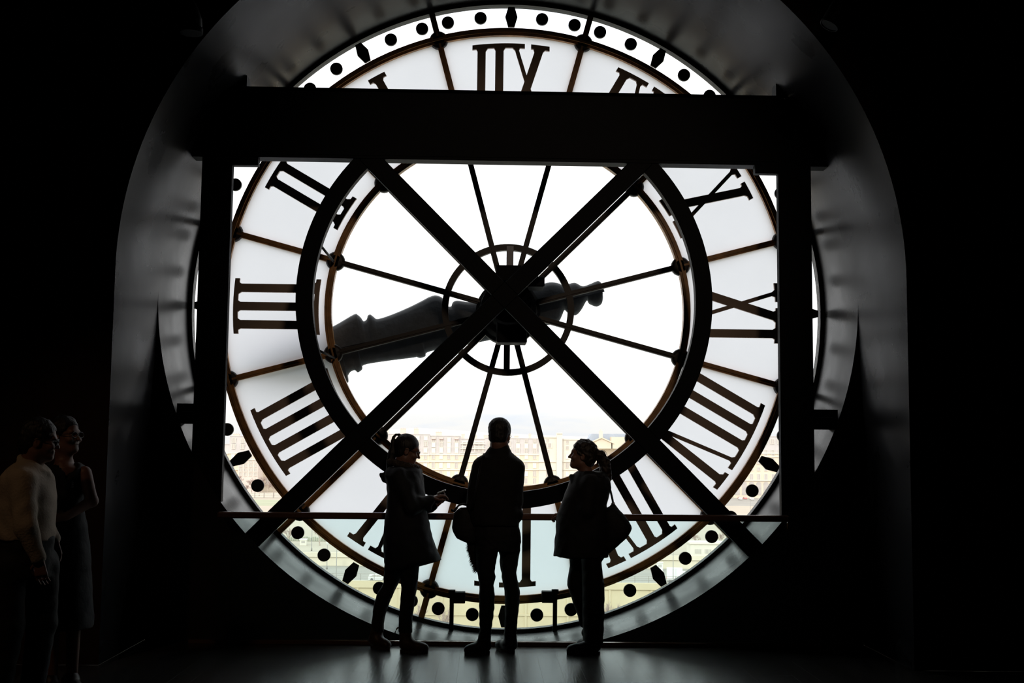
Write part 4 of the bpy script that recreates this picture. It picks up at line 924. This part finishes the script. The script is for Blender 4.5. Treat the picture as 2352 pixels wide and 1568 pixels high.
c.loft(rowz([(1061, 124, 180, 0.10), (1068, 114, 190, 0.125), (1076, 109, 196, 0.14), (1090, 107, 196, 0.145), (1120, 108, 194, 0.140), (1165, 113, 189, 0.13), (1210, 104, 198, 0.145), (1280, 100, 204, 0.17), (1380, 96, 208, 0.19), (1440, 95, 210, 0.20)], YE_), 0.02, 2.3)
vt, vn = E_(160, 1103, -0.15), None          # the V of the neckline, cut out of the front
for (p0, p1) in ((E_(160, 1103, -0.14), E_(132, 1060, -0.06)), (E_(160, 1103, -0.14), E_(168, 1058, -0.06)), (E_(160, 1100, -0.14), E_(149, 1056, -0.06))): c.cap(p0, p1, 0.008, 0.046, 0.01, 's')
c.cap(E_(148, 1062, -0.02), E_(148, 1045, 0.0), 0.060, 0.085, 0.01, 's')
c.noise(0.004, 34.0, 3.0); c.build('dress', M['dress'], pe, 0.008)
m = MB()
for yb in (1108, 1113, 1118): m.lathe(E_(166, yb, -0.143), (0, -1, 0), [(-0.004, 0.006), (0.003, 0.006), (0.005, 0.003)], 10)
m.build('button', M['lead'], pe)
for s_ in (-1, 1):
    q = BX[:, 1]*s_*0.065; shoe(pe, (x+q[0]-BX[0, 0]*0.08, YE_+q[1]-BX[1, 0]*0.08), (x+q[0]+BX[0, 0]*0.16, YE_+q[1]+BX[1, 0]*0.16), (x+q[0], YE_+q[1], 0.09), 0.044, 0.042)

# ------------------------------------------------------------------ the city across the river
ZQ, ZT = -27.0, -24.5                       # quay road, garden terrace
def gp(x, y, z):
    """point on the level z that the photograph shows at pixel (x, y)"""
    d = FW + RI*(x-1176)/FOC + UP*(784-y)/FOC
    return CAM + d*((z-CAM[2])/d[2])
def solid(name, lo, hi, m): return struct(name, MB().box(lo, hi), M[m])
solid('river', (-600, 14, -40.5), (600, 236, -40.0), 'water')
solid('ground_lower_quay', (-600, 236, -40.5), (600, 258, -39.0), 'sand')
qw = MB(); qw.box((-600, 257, -41), (600, 262, ZQ)); qw.box((-600, 256.6, ZQ-0.5), (600, 257.6, ZQ+0.9))
for i in range(-60, 61): qw.box((i*9.0-0.25, 256.8, -39), (i*9.0+0.25, 257, ZQ-0.5))
qw.box((-600, 256.7, -33.2), (600, 257, -32.8)); struct('wall_quay', qw, M['quay'])
solid('road', (-600, 261, ZQ-0.6), (600, 300, ZQ), 'asphalt')
tw = MB(); tw.box((-600, 299, ZQ), (600, 304, ZT)); tw.box((-600, 298.6, ZT-0.35), (600, 299.4, ZT+0.75)); struct('wall_terrace', tw, M['stone'])
solid('ground', (-900, 303, ZT-1), (900, 1500, ZT), 'sand')
for nm, (x0, x1, y0, y1) in {'lawn': (-260, -60, 560, 625), 'lawn.001': (-175, -95, 330, 356), 'lawn.002': (70, 230, 330, 365)}.items(): solid('lawn', (x0, y0, ZT), (x1, y1, ZT+0.06), 'lawn')
solid('road', (90, 610, ZT), (330, 760, ZT+0.05), 'asphalt')

# window meshes, shared: surround, recessed pane and sill
def win_mesh(w, h, arch=False, awn=False, pale=False):
    m = MB(); t = 0.16*w
    if arch:
        m.extrude([(-w/2, 0), (w/2, 0)]+[(w/2*math.cos(a), h-w/2+w/2*math.sin(a)) for a in np.linspace(0, math.pi, 9)], -0.10, 0.4, 1)
        return m.mesh('arch', [M['stone_white'], M['win'], M['awning']])
    m.box((-w/2, -0.14, 0), (w/2, 0.3, h), 1); m.box((-w/2-t, -0.32, -0.1), (-w/2, 0.1, h+t)); m.box((w/2, -0.32, -0.1), (w/2+t, 0.1, h+t)); m.box((-w/2, -0.32, h), (w/2, 0.1, h+t))
    m.box((-w/2-t, -0.45, -0.30), (w/2+t, 0.1, -0.05)); m.box((-0.06*w, -0.2, 0), (0.06*w, 0, h))
    if awn: m.add([(-w/2-t, -0.2, h), (w/2+t, -0.2, h), (w/2+t, -1.2, h*0.55), (-w/2-t, -1.2, h*0.55), (-w/2-t, -0.2, h*0.5), (w/2+t, -0.2, h*0.5)], [(0, 1, 2, 3), (0, 3, 4), (1, 5, 2)], 2)
    return m.mesh('window', [M['stone_white'], M['win_pale' if pale else 'win'], M['awning']])
WM = {'n': win_mesh(1.7, 3.2), 'p': win_mesh(1.8, 3.0, pale=True), 'd': win_mesh(1.9, 2.6), 'dp': win_mesh(1.9, 2.6, pale=True), 'a': win_mesh(2.0, 2.8, awn=True), 's': win_mesh(1.5, 1.7), 'w': win_mesh(4.6, 2.4), 'arch': win_mesh(3.2, 8.2, arch=True)}

def building(label, x0, x1, Y, ybase, floors, roof, wall='stone', group=None, cat='building', depth=16, name='apartment_building', step=17.0, seed=0, chim=2, roofm='zinc', mans=None):
    """facade from pixel x0 to x1 at distance Y; floors: (pixel y of the sill, kind); roof: (cornice y, roof top y)"""
    rn = random.Random(seed); zb = ZT; a, c = at(x0, ybase, Y), at(x1+0.86, ybase, Y); yc, yt = roof
    zc, zt = at((x0+x1)/2, yc, Y)[2], at((x0+x1)/2, yt, Y)[2]; xa, xb = a[0], c[0]; sc_ = Y/FOC
    b = thing(name, label, cat, ((xa+xb)/2, Y, zb), group)
    MB().box((xa, Y, zb), (xb, Y+depth, zc)).build('wall', M[wall], b)
    m = MB(); m.box((xa, Y-0.6, zc-0.5), (xb, Y+0.2, zc+0.25)); m.build('cornice', M['stone_white'], b)
    if zt > zc+0.3:
        ins = min(2.6, (zt-zc)*0.22); m = MB(); xi = min(0.0, 0)
        V = [(xa, Y, zc), (xb, Y, zc), (xb, Y+depth, zc), (xa, Y+depth, zc), (xa+xi, Y+ins, zt), (xb-xi, Y+ins, zt), (xb-xi, Y+depth-ins, zt), (xa+xi, Y+depth-ins, zt)]
        m.add(V, [(0, 3, 2, 1), (4, 5, 6, 7), (0, 1, 5, 4), (1, 2, 6, 5), (2, 3, 7, 6), (3, 0, 4, 7)]); m.box((xa, Y+ins-0.3, zt-0.1), (xb, Y+ins+0.5, zt+0.35)); m.build('roof', M[roofm], b)
    for i in range(chim):
        cx = xa+(xb-xa)*(i+0.12+0.2*rn.random())/max(chim, 1); cw = 0.9+rn.random()*1.3; ch = 1.5+rn.random()*2.4
        q = MB(); q.box((cx-cw, Y+4, zt-0.3), (cx+cw, Y+6, zt+ch)); q.box((cx-cw-0.15, Y+3.85, zt+ch-0.3), (cx+cw+0.15, Y+6.15, zt+ch))
        for j in range(3): q.box((cx-cw*0.7+j*cw*0.6, Y+4.7, zt+ch), (cx-cw*0.7+j*cw*0.6+0.3, Y+5.0, zt+ch+0.7))
        q.build('chimney', M['chimney'], b)
    n = max(1, int((x1-x0)/step)); dx = (xb-xa)/n
    for (ys, kind) in floors:
        z = at((x0+x1)/2, ys, Y)[2]; yy = Y
        if zt > zc+0.3 and z > zc: yy = Y+min(2.6, (zt-zc)*0.22)*(z-zc)/(zt-zc)-0.1
        if kind == 'band':
            q = MB(); q.box((xa, Y-0.7, z), (xb, Y+0.1, z+0.45)); q.build('balcony', M['stone_white'], b); continue
        for i in range(n):
            k = kind if isinstance(kind, str) else kind[(i+rn.randrange(2)) % len(kind)]
            w_ = link('window' if k != 'arch' else 'archway', WM[k]); w_.parent = b; w_.matrix_parent_inverse = wmat(b).inverted(); w_.location = (xa+dx*(i+0.5), yy, z)
    return b
LOWF = [(1053, ['n', 'p', 'n']), (1061, 'band'), (1074, ['n', 'n', 'p']), (1079, 'band'), (1093, ['n', 'p']), (1110, 'n'), (1113, 'band')]
Y0 = 750
building('cream far building with pale flat roof, leftmost behind the minute ring', 440, 521, Y0, 1133, LOWF, (1040, 1020), seed=1)
building('far building with steep roof and two dormer rows behind the left minute ring', 522, 604, Y0, 1133, [(1016, 'd'), (1030, 'd')]+LOWF, (1040, 1002), seed=2, roofm='zinc', wall='stone')
building('grey modern far building above the garden trees at lower left', 545, 590, 725, 1133, [(1062, 's'), (1072, 's'), (1082, 's'), (1092, 's')], (1054, 1053), 'stone_pink', seed=30, chim=0, step=11)
building('wide cream far building behind the frosted glass of the numeral four', 605, 742, Y0, 1133, [(1030, 'd')]+LOWF, (1041, 1012), seed=3)
building('narrow cream far building with pale shutters behind the frosted ring, left of centre', 743, 872, Y0, 1133, [(1016, 'd'), (1030, 'p')]+LOWF, (1042, 1000), seed=4)
building('far building with a pink chimney stack just over the head of the parka woman', 873, 984, Y0, 1133, [(1010, ['d', 'dp']), (1023, 'd'), (1038, 'dp')]+LOWF, (1043, 997), seed=5, chim=3)
building('far building with red window awnings under its roof', 985, 1055, Y0, 1133, [(1014, ['a', 'a', 'dp', 'a']), (1026, ['d', 'dp']), (1039, ['p', 'dp'])]+LOWF, (1043, 1001), 'stone', seed=6, chim=1)
building('far building with stepped terraces between the awnings and the middle man', 1056, 1112, Y0, 1133, [(1019, 'band'), (1024, 'w'), (1031, 'band'), (1036, 'w'), (1041, 'band')]+LOWF, (1043, 1008), seed=7, chim=2, step=26)
building('far cream building hidden for the most part by the middle man', 1113, 1178, Y0, 1133, [(1022, 'd'), (1037, 'dp')]+LOWF, (1043, 1006), seed=8, chim=3)
building('far grey-roofed building with small attic windows right of the middle man', 1179, 1236, Y0, 1133, [(1015, 's'), (1028, ['dp', 'd']), (1040, 'd')]+LOWF, (1043, 1007), seed=9, chim=2, roofm='zinc')
building('far white modern building with wide dark windows left of the right woman', 1237, 1276, Y0, 1133, [(1014, 's'), (1027, ['w', 's']), (1040, ['w', 's'])]+LOWF, (1003, 1002), 'stone_white', seed=10, chim=0, step=20)
tw_ = building('tall narrow white stair tower rising over the roofs left of the right woman', 1278, 1290, 746, 1133, [], (994, 993), 'stone_white', seed=11, chim=0, name='stair_tower', cat='tower', depth=8)
building('far pale building with few windows behind the face of the right woman', 1291, 1336, Y0, 1133, [(1018, 's'), (1031, 's')]+LOWF, (1008, 1007), 'stone_white', seed=12, chim=0, step=18)
bm = building('broad far palace with a blue slate roof and a triangular gable over the right woman', 1345, 1452, Y0, 1133, [(1052, 'n'), (1074, 'n'), (1096, 'n')], (1028, 1026), 'stone', seed=13, chim=0, roofm='slate', name='palace')
q = MB(); p = lambda x, y: (at(x, y, 758)[0], at(x, y, 758)[2])
V = [p(1344, 1012), p(1440, 1012), p(1452, 1026), p(1338, 1026)]; V2 = [p(1357, 996), p(1436, 996)]
q.extrude([p(1338, 1030), p(1455, 1030), p(1436, 996), p(1358, 996)], 756, 772); q.build('roof', M['slate'], bm)
q = MB(); p = lambda x, y: (at(x, y, 745)[0], at(x, y, 745)[2])
q.extrude([p(1352, 1030), p(1406, 1030), p(1406, 1018), p(1381, 1005), p(1352, 1018)], 744, 752); q.extrude([p(1349, 1020), p(1350, 1017.5), p(1381, 1003), p(1409, 1016), p(1410, 1019), p(1381, 1006)], 743, 745); q.build('gable', M['stone'], bm)
q = MB(); q.box((p(1381, 1000)[0]-1.1, 746, p(1381, 1006)[1]), (p(1381, 1000)[0]+1.1, 749, p(1381, 990)[1])); q.box((p(1381, 1000)[0]-0.5, 746.5, p(1381, 990)[1]), (p(1381, 1000)[0]+0.5, 748.5, p(1381, 986)[1])); q.build('chimney', M['chimney'], bm)
q = MB(); q.box((p(1404, 1003)[0], 744, p(1404, 1030)[1]), (p(1437, 1003)[0], 754, p(1404, 1003)[1])); q.build('wing', M['stone'], bm)
building('far cream building behind the frosted glass between the numerals seven and eight', 1460, 1560, Y0, 1133, [(1030, 'd')]+LOWF, (1041, 1008), seed=14)
building('far building with tall chimneys behind the frosted glass of the numeral eight', 1561, 1684, Y0, 1133, [(1016, 'd'), (1030, 'd')]+LOWF, (1042, 1004), seed=15, chim=4)
building('cream arcaded palace with tall arches in the right part of the minute ring', 1685, 1800, 720, 1137, [(1018, 'd'), (1046, 'n'), (1049, 'band'), (1064, 'n'), (1080, 's'), (1101, 'n'), (1104, 'band'), (1137, 'arch')], (1040, 1002), seed=16, chim=3, step=15, name='palace')
building('second cream arcaded palace at the far right, half hidden by the steel column', 1801, 1900, 720, 1137, [(1018, 'd'), (1046, 'n'), (1049, 'band'), (1064, 'n'), (1080, 's'), (1101, 'n'), (1104, 'band'), (1137, 'arch')], (1040, 1006), seed=17, chim=2, step=15, name='palace')
# hill behind the roofs, its haze put in as a white surface colour
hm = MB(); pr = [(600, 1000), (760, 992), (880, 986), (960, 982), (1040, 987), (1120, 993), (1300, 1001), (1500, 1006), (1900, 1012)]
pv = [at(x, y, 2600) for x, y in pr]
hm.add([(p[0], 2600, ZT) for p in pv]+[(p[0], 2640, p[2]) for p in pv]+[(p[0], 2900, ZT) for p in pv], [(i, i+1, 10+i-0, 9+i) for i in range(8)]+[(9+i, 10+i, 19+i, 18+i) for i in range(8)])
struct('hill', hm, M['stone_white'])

# trees: four bare winter meshes shared by many
def bare_tree(name, H, seed, levels=4, spread=0.5, tw=0.018, rt=0.030):
    rn = random.Random(seed); tr, cr = MB(), MB()
    def grow(p, d, L, r, lv):
        q = p+d*L; mid = p+d*L*0.5+np.array([rn.uniform(-1, 1), rn.uniform(-1, 1), 0])*L*0.05
        (tr if lv <= 1 else cr).tube([p, mid, q], [r, r*0.85, r*0.7], 5 if lv <= 1 else 3, smooth=True, cap=False)
        if lv >= levels: return
        for i in range(rn.choice([3, 4]) if lv else 5):
            a = rn.uniform(0, 2*math.pi); t = spread*rn.uniform(0.6, 1.3); u = np.cross(d, [math.cos(a), math.sin(a), 0.3]); u /= np.linalg.norm(u)
            nd = d*math.cos(t)+u*math.sin(t); nd[2] += 0.12; nd /= np.linalg.norm(nd); f = rn.uniform(0.5, 1.0) if lv else rn.uniform(0.75, 1.0)
            grow(p+d*L*f, nd, L*rn.uniform(0.55, 0.8), max(r*0.55, tw), lv+1)
    grow(np.zeros(3), np.array([0, 0, 1.0]), H*0.36, H*rt, 0)
    return tr.mesh('trunk', M['bark']), cr.mesh('branches', M['twig'])
TM = [bare_tree('t', 11.5, 1, 4, 0.55, 0.05), bare_tree('t', 12.5, 2, 4, 0.5, 0.05), bare_tree('t', 10.5, 3, 4, 0.6, 0.05)]
BT_ = [bare_tree('b', 15.0, 7, 4, 0.42, 0.03, 0.032), bare_tree('b', 14.0, 8, 4, 0.45, 0.03, 0.03)]
def tree(k, loc, s, rz, label, group, meshes=TM):
    t = thing('bare_tree', label, 'tree', loc, group, rz); t.scale = (s, s, s*0.95)
    for nm, me in zip(('trunk', 'branches'), meshes[k % len(meshes)]): link(nm, me, t)
    return t
rn = random.Random(21)
ORD = ['first', 'second', 'third', 'fourth', 'fifth', 'sixth', 'seventh', 'eighth', 'ninth', 'tenth', 'eleventh', 'twelfth', 'thirteenth', 'fourteenth', 'fifteenth', 'sixteenth', 'seventeenth', 'eighteenth', 'nineteenth', 'twentieth']
for i, x in enumerate(range(530, 664, 17)):
    y = 690+(20 if i % 2 else -20)+rn.uniform(-3, 3); tree(i, (at(x+rn.uniform(-2, 2), 1100, y)[0], y, ZT), rn.uniform(0.85, 1.1), rn.uniform(0, 6.28), 'pinkish bare tree in the garden line behind the lower left ring, %s from the left' % ORD[i], 'bare garden trees at lower left')
for i, x in enumerate(range(885, 1440, 29)):
    y = 690+(15 if i % 2 else -15)+rn.uniform(-3, 3); tree(i, (at(x+rn.uniform(-3, 3), 1100, y)[0], y, ZT), rn.uniform(0.55, 0.75), rn.uniform(0, 6.28), 'small pale bare tree in the row before the cream facades, %s from the left' % ORD[i], 'bare trees before the facades')
for i, (x, y, s, lb) in enumerate([(960, 244, 1.0, 'bare tree against the yellow quay wall right of the parka woman'), (1020, 246, 0.9, 'bare tree against the quay wall by the left strut'), (1405, 243, 1.1, 'thick trunked bare tree against the quay wall right of the trousered woman'), (1480, 246, 0.9, 'slim bare tree on the quay left of the white van')]):
    tree(i, (at(x, 1400, y)[0], y, -39.0), s*0.80, i*1.3, lb, None, BT_)
for i, (x, lb) in enumerate([(662, 'bare bush-like tree behind the terrace at lower left'), (735, 'bare tree behind the terrace over the white pavilion roof at lower left'), (1600, 'bare tree behind the flat white pavilion'), (1655, 'bare tree rising right of the white pavilion')]):
    tree(i, (at(x, 1230, 330)[0], 330, ZT), 0.55, i*2.1, lb, None)
# garden fence with posts, lamp posts
gf = thing('garden_fence', 'low pale fence with posts along the garden at lower left', 'fence', (at(600, 1140, 650)[0], 650, ZT))
x0, x1 = at(500, 1140, 650)[0], at(670, 1140, 650)[0]
for z in (0.5, 1.5, 2.4): MB().box((x0, 650, ZT+z), (x1, 650.2, ZT+z+0.35)).build('fence_rail', M['stone_white'], gf)
for i in range(9): x = x0+(x1-x0)*i/8; MB().box((x-0.18, 649.9, ZT), (x+0.18, 650.3, ZT+3.0)).build('fence_post', M['post'], gf)
for x, y, h, lb in ((716, 312, 8.0, 'thin dark lamp post beside the terrace steps at lower left'), (752, 290, 6.5, 'lamp post on the quay road below the terrace at lower left'), (774, 266, 8.5, 'tall lamp post on the quay left of the white car'), (1546, 264.5, 8.0, 'lamp post in front of the white van'), (1724, 520, 7.5, 'small dark lamp post on the sandy ground at lower right')):
    zg = ZT if y > 300 else ZQ; p = np.array([at(x, 1250, y)[0], y, zg]); lp = thing('lamp_post', lb, 'lamp post', tuple(p))
    MB().lathe(p, (0, 0, 1), [(0, 0.22), (0.8, 0.18), (0.9, 0.10), (h-0.9, 0.07), (h-0.9, 0.05), (h-0.6, 0.05)], 8).build('pole', M['post'], lp)
    MB().lathe(p+np.array([0, 0, h-0.7]), (0, 0, 1), [(0, 0.1), (0.1, 0.22), (0.6, 0.28), (0.7, 0.3), (0.95, 0.08), (1.1, 0.03)], 8).build('lantern', M['win_pale'], lp)
qr = thing('quay_railing', 'thin pale railing in two bars along the edge of the quay road', 'railing', (0, 262, ZQ))
for z in (0.9, 1.35, 1.8): MB().box((-60, 262, ZQ+z), (60, 262.08, ZQ+z+0.08)).build('bar', M['post'], qr)
for i in range(41): MB().box((-60+3*i, 261.95, ZQ), (-59.9+3*i, 262.1, ZQ+1.9)).build('railing_post', M['post'], qr)

# vehicles
def car(loc, rz, paint, label, L=4.3, W=1.75, H=1.45, estate=False):
    c = thing('car', label, 'car', loc, None, rz); l = L/2
    prof = [(-l, 0.30), (l, 0.30), (l, 0.62), (l*0.93, 0.80), (l*0.48, 0.92), (l*0.16, H-0.02), (-l*0.20, H), (-l*(0.86 if estate else 0.55), H-0.06), (-l*0.95, 0.95), (-l, 0.85)]
    m = MB(); m.extrude(prof, -W/2, W/2); m.build('body', M[paint]).parent = c
    for s in (-1, 1):
        m = MB(); y = s*W/2; ya, yb = sorted((y, y+s*0.015)); m.extrude([(l*0.40, 0.94), (l*0.15, H-0.12), (-l*0.15, H-0.10), (-l*0.15, 0.94)], ya, yb); m.extrude([(-l*0.19, 0.94), (-l*0.19, H-0.10), (-l*0.52, H-0.16), (-l*0.80, 0.96)], ya, yb); m.build('side_window', M['win']).parent = c
        for x in (-l*0.62, l*0.62): m = MB(); m.lathe((x, s*(W/2-0.08), 0.31), (0, s, 0), [(-0.1, 0.31), (0.08, 0.31), (0.09, 0.20)], 14); m.build('wheel', M['tyre']).parent = c
        m = MB(); m.box((-l-0.02, min(s*0.45, s*0.82), 0.62), (-l+0.05, max(s*0.45, s*0.82), 0.86)); m.build('tail_lamp', M['tail']).parent = c
    for nm, (xa, za, xb, zb) in {'windscreen': (l*0.48, 0.94, l*0.18, H-0.06), 'rear_window': (-l*0.97, 0.97, -l*(0.84 if estate else 0.58), H-0.10)}.items():
        e = 0.02 if xa > 0 else -0.02
        m = MB(); m.add([(xa+e, -W*0.42, za), (xa+e, W*0.42, za), (xb+e, W*0.38, zb), (xb+e, -W*0.38, zb), (xa, -W*0.42, za-0.02), (xa, W*0.42, za-0.02), (xb, W*0.38, zb-0.02), (xb, -W*0.38, zb-0.02)], [(0, 1, 2, 3), (7, 6, 5, 4), (0, 4, 5, 1), (1, 5, 6, 2), (2, 6, 7, 3), (3, 7, 4, 0)]); m.build(nm, M['win']).parent = c
    return c
p = gp(868, 1333, ZQ); car((p[0], p[1], ZQ), 0.05, 'car_white', 'white car with red tail lamps driving on the quay beside the parka woman', estate=True)
for x, y, pt, lb in ((1699, 1142, 'car_red', 'red parked car in front of the arcades, leftmost of the row'), (1711, 1142, 'car_red', 'second red parked car in front of the arcades'), (1690, 1146, 'car_white', 'white parked car left of the two red ones'), (1716, 1148, 'car_white', 'white parked car left below the round marker'), (1737, 1149, 'car_white', 'white parked car right below the round marker'), (1752, 1143, 'car_grey', 'grey parked car at the right end of the row')):
    p = at(x, y, 700); car((p[0], 700 if x not in (1690, 1716, 1737) else 688, ZT+0.06), 1.6, pt, lb)
p = gp(1556, 1336, ZQ); vx, vy = p[0], p[1]
vn = thing('van', 'white box van parked on the quay at lower right', 'van', (vx, vy, ZQ), None, -0.12)
def VP(mb, nm, m): o = mb.build(nm, M[m]); o.parent = vn; return o
VP(MB().box((-2.4, -1.0, 0.55), (1.1, 1.0, 3.1), bev=0.06), 'cargo_box', 'car_white'); m = MB(); m.extrude([(1.1, 0.5), (2.5, 0.5), (2.5, 1.15), (2.25, 1.3), (1.75, 2.3), (1.1, 2.35)], -0.95, 0.95); VP(m, 'cab', 'car_white')
for s in (-1, 1):
    m = MB(); ya, yb = sorted((s*0.95, s*0.97)); m.extrude([(1.25, 1.35), (2.1, 1.35), (1.72, 2.15), (1.25, 2.15)], ya, yb); VP(m, 'side_window', 'win')
    for x in (-1.6, 1.7): m = MB(); m.lathe((x, s*0.86, 0.38), (0, s, 0), [(-0.12, 0.38), (0.08, 0.38), (0.1, 0.24)], 16); VP(m, 'wheel', 'tyre')
    VP(MB().box((-2.44, min(s*0.7, s*0.95), 0.7), (-2.39, max(s*0.7, s*0.95), 1.0)), 'tail_lamp', 'tail')
p = gp(1640, 1301, ZQ); pv_ = thing('pavilion', 'long white flat-roofed pavilion with barred windows on the quay at lower right', 'building', (p[0], p[1], ZQ))
x0, y0 = at(1586, 1300, p[1])[0], p[1]; MB().box((x0, y0, ZQ), (x0+13.5, y0+6, ZQ+5.7)).build('wall', M['stone_white'], pv_); MB().box((x0-0.3, y0-0.4, ZQ+5.7), (x0+13.8, y0+6.3, ZQ+6.15)).build('roof', M['stone_white'], pv_)
for i in range(5):
    xx = x0+1.1+2.6*i; f = MB().box((xx, y0-0.06, ZQ+3.3), (xx+1.7, y0+0.1, ZQ+4.4)).build('window', M['win'], pv_); m = MB()
    for j in range(5): m.box((xx+0.1+0.36*j, y0-0.12, ZQ+3.3), (xx+0.18+0.36*j, y0-0.05, ZQ+4.4))
    m.build('window_bars', M['stone_white'], f)
p = gp(1516, 1312, ZQ); kb = thing('kiosk', 'small white kiosk left of the box van', 'kiosk', (p[0], p[1], ZQ)); MB().box((p[0]-0.7, p[1], ZQ), (p[0]+0.7, p[1]+1.4, ZQ+2.0)).build('cabin', M['car_white'], kb); MB().box((p[0]-0.85, p[1]-0.15, ZQ+2.0), (p[0]+0.85, p[1]+1.55, ZQ+2.2)).build('roof', M['stone_white'], kb); MB().box((p[0]-0.45, p[1]-0.03, ZQ+1.0), (p[0]+0.45, p[1]+0.02, ZQ+1.7)).build('hatch', M['win'], kb)
p = gp(696, 1252, ZT); kb = thing('kiosk', 'small pale kiosk on the terrace right of the round marker at lower left', 'kiosk', (p[0], p[1], ZT)); MB().box((p[0]-0.9, p[1], ZT), (p[0]+0.9, p[1]+1.6, ZT+1.5)).build('cabin', M['stone_white'], kb); MB().box((p[0]-1.05, p[1]-0.15, ZT+1.5), (p[0]+1.05, p[1]+1.75, ZT+1.75)).build('roof', M['car_white'], kb); MB().box((p[0]-0.5, p[1]-0.03, ZT+0.6), (p[0]+0.5, p[1]+0.02, ZT+1.2)).build('hatch', M['win'], kb)
hd = thing('hedge', 'clipped pale hedge strip on the terrace at lower left', 'hedge', (at(700, 1230, 345)[0], 345, ZT))
m = MB(); x0, x1 = at(640, 1230, 345)[0], at(760, 1230, 345)[0]
for i in range(24):
    xx = x0+(x1-x0)*i/24; m.box((xx, 345+0.1*math.sin(i*3), ZT), (xx+(x1-x0)/24*0.98, 346.2, ZT+1.2+0.15*math.sin(i*1.7)), bev=0.08)
m.build('foliage', M['hedge'], hd)
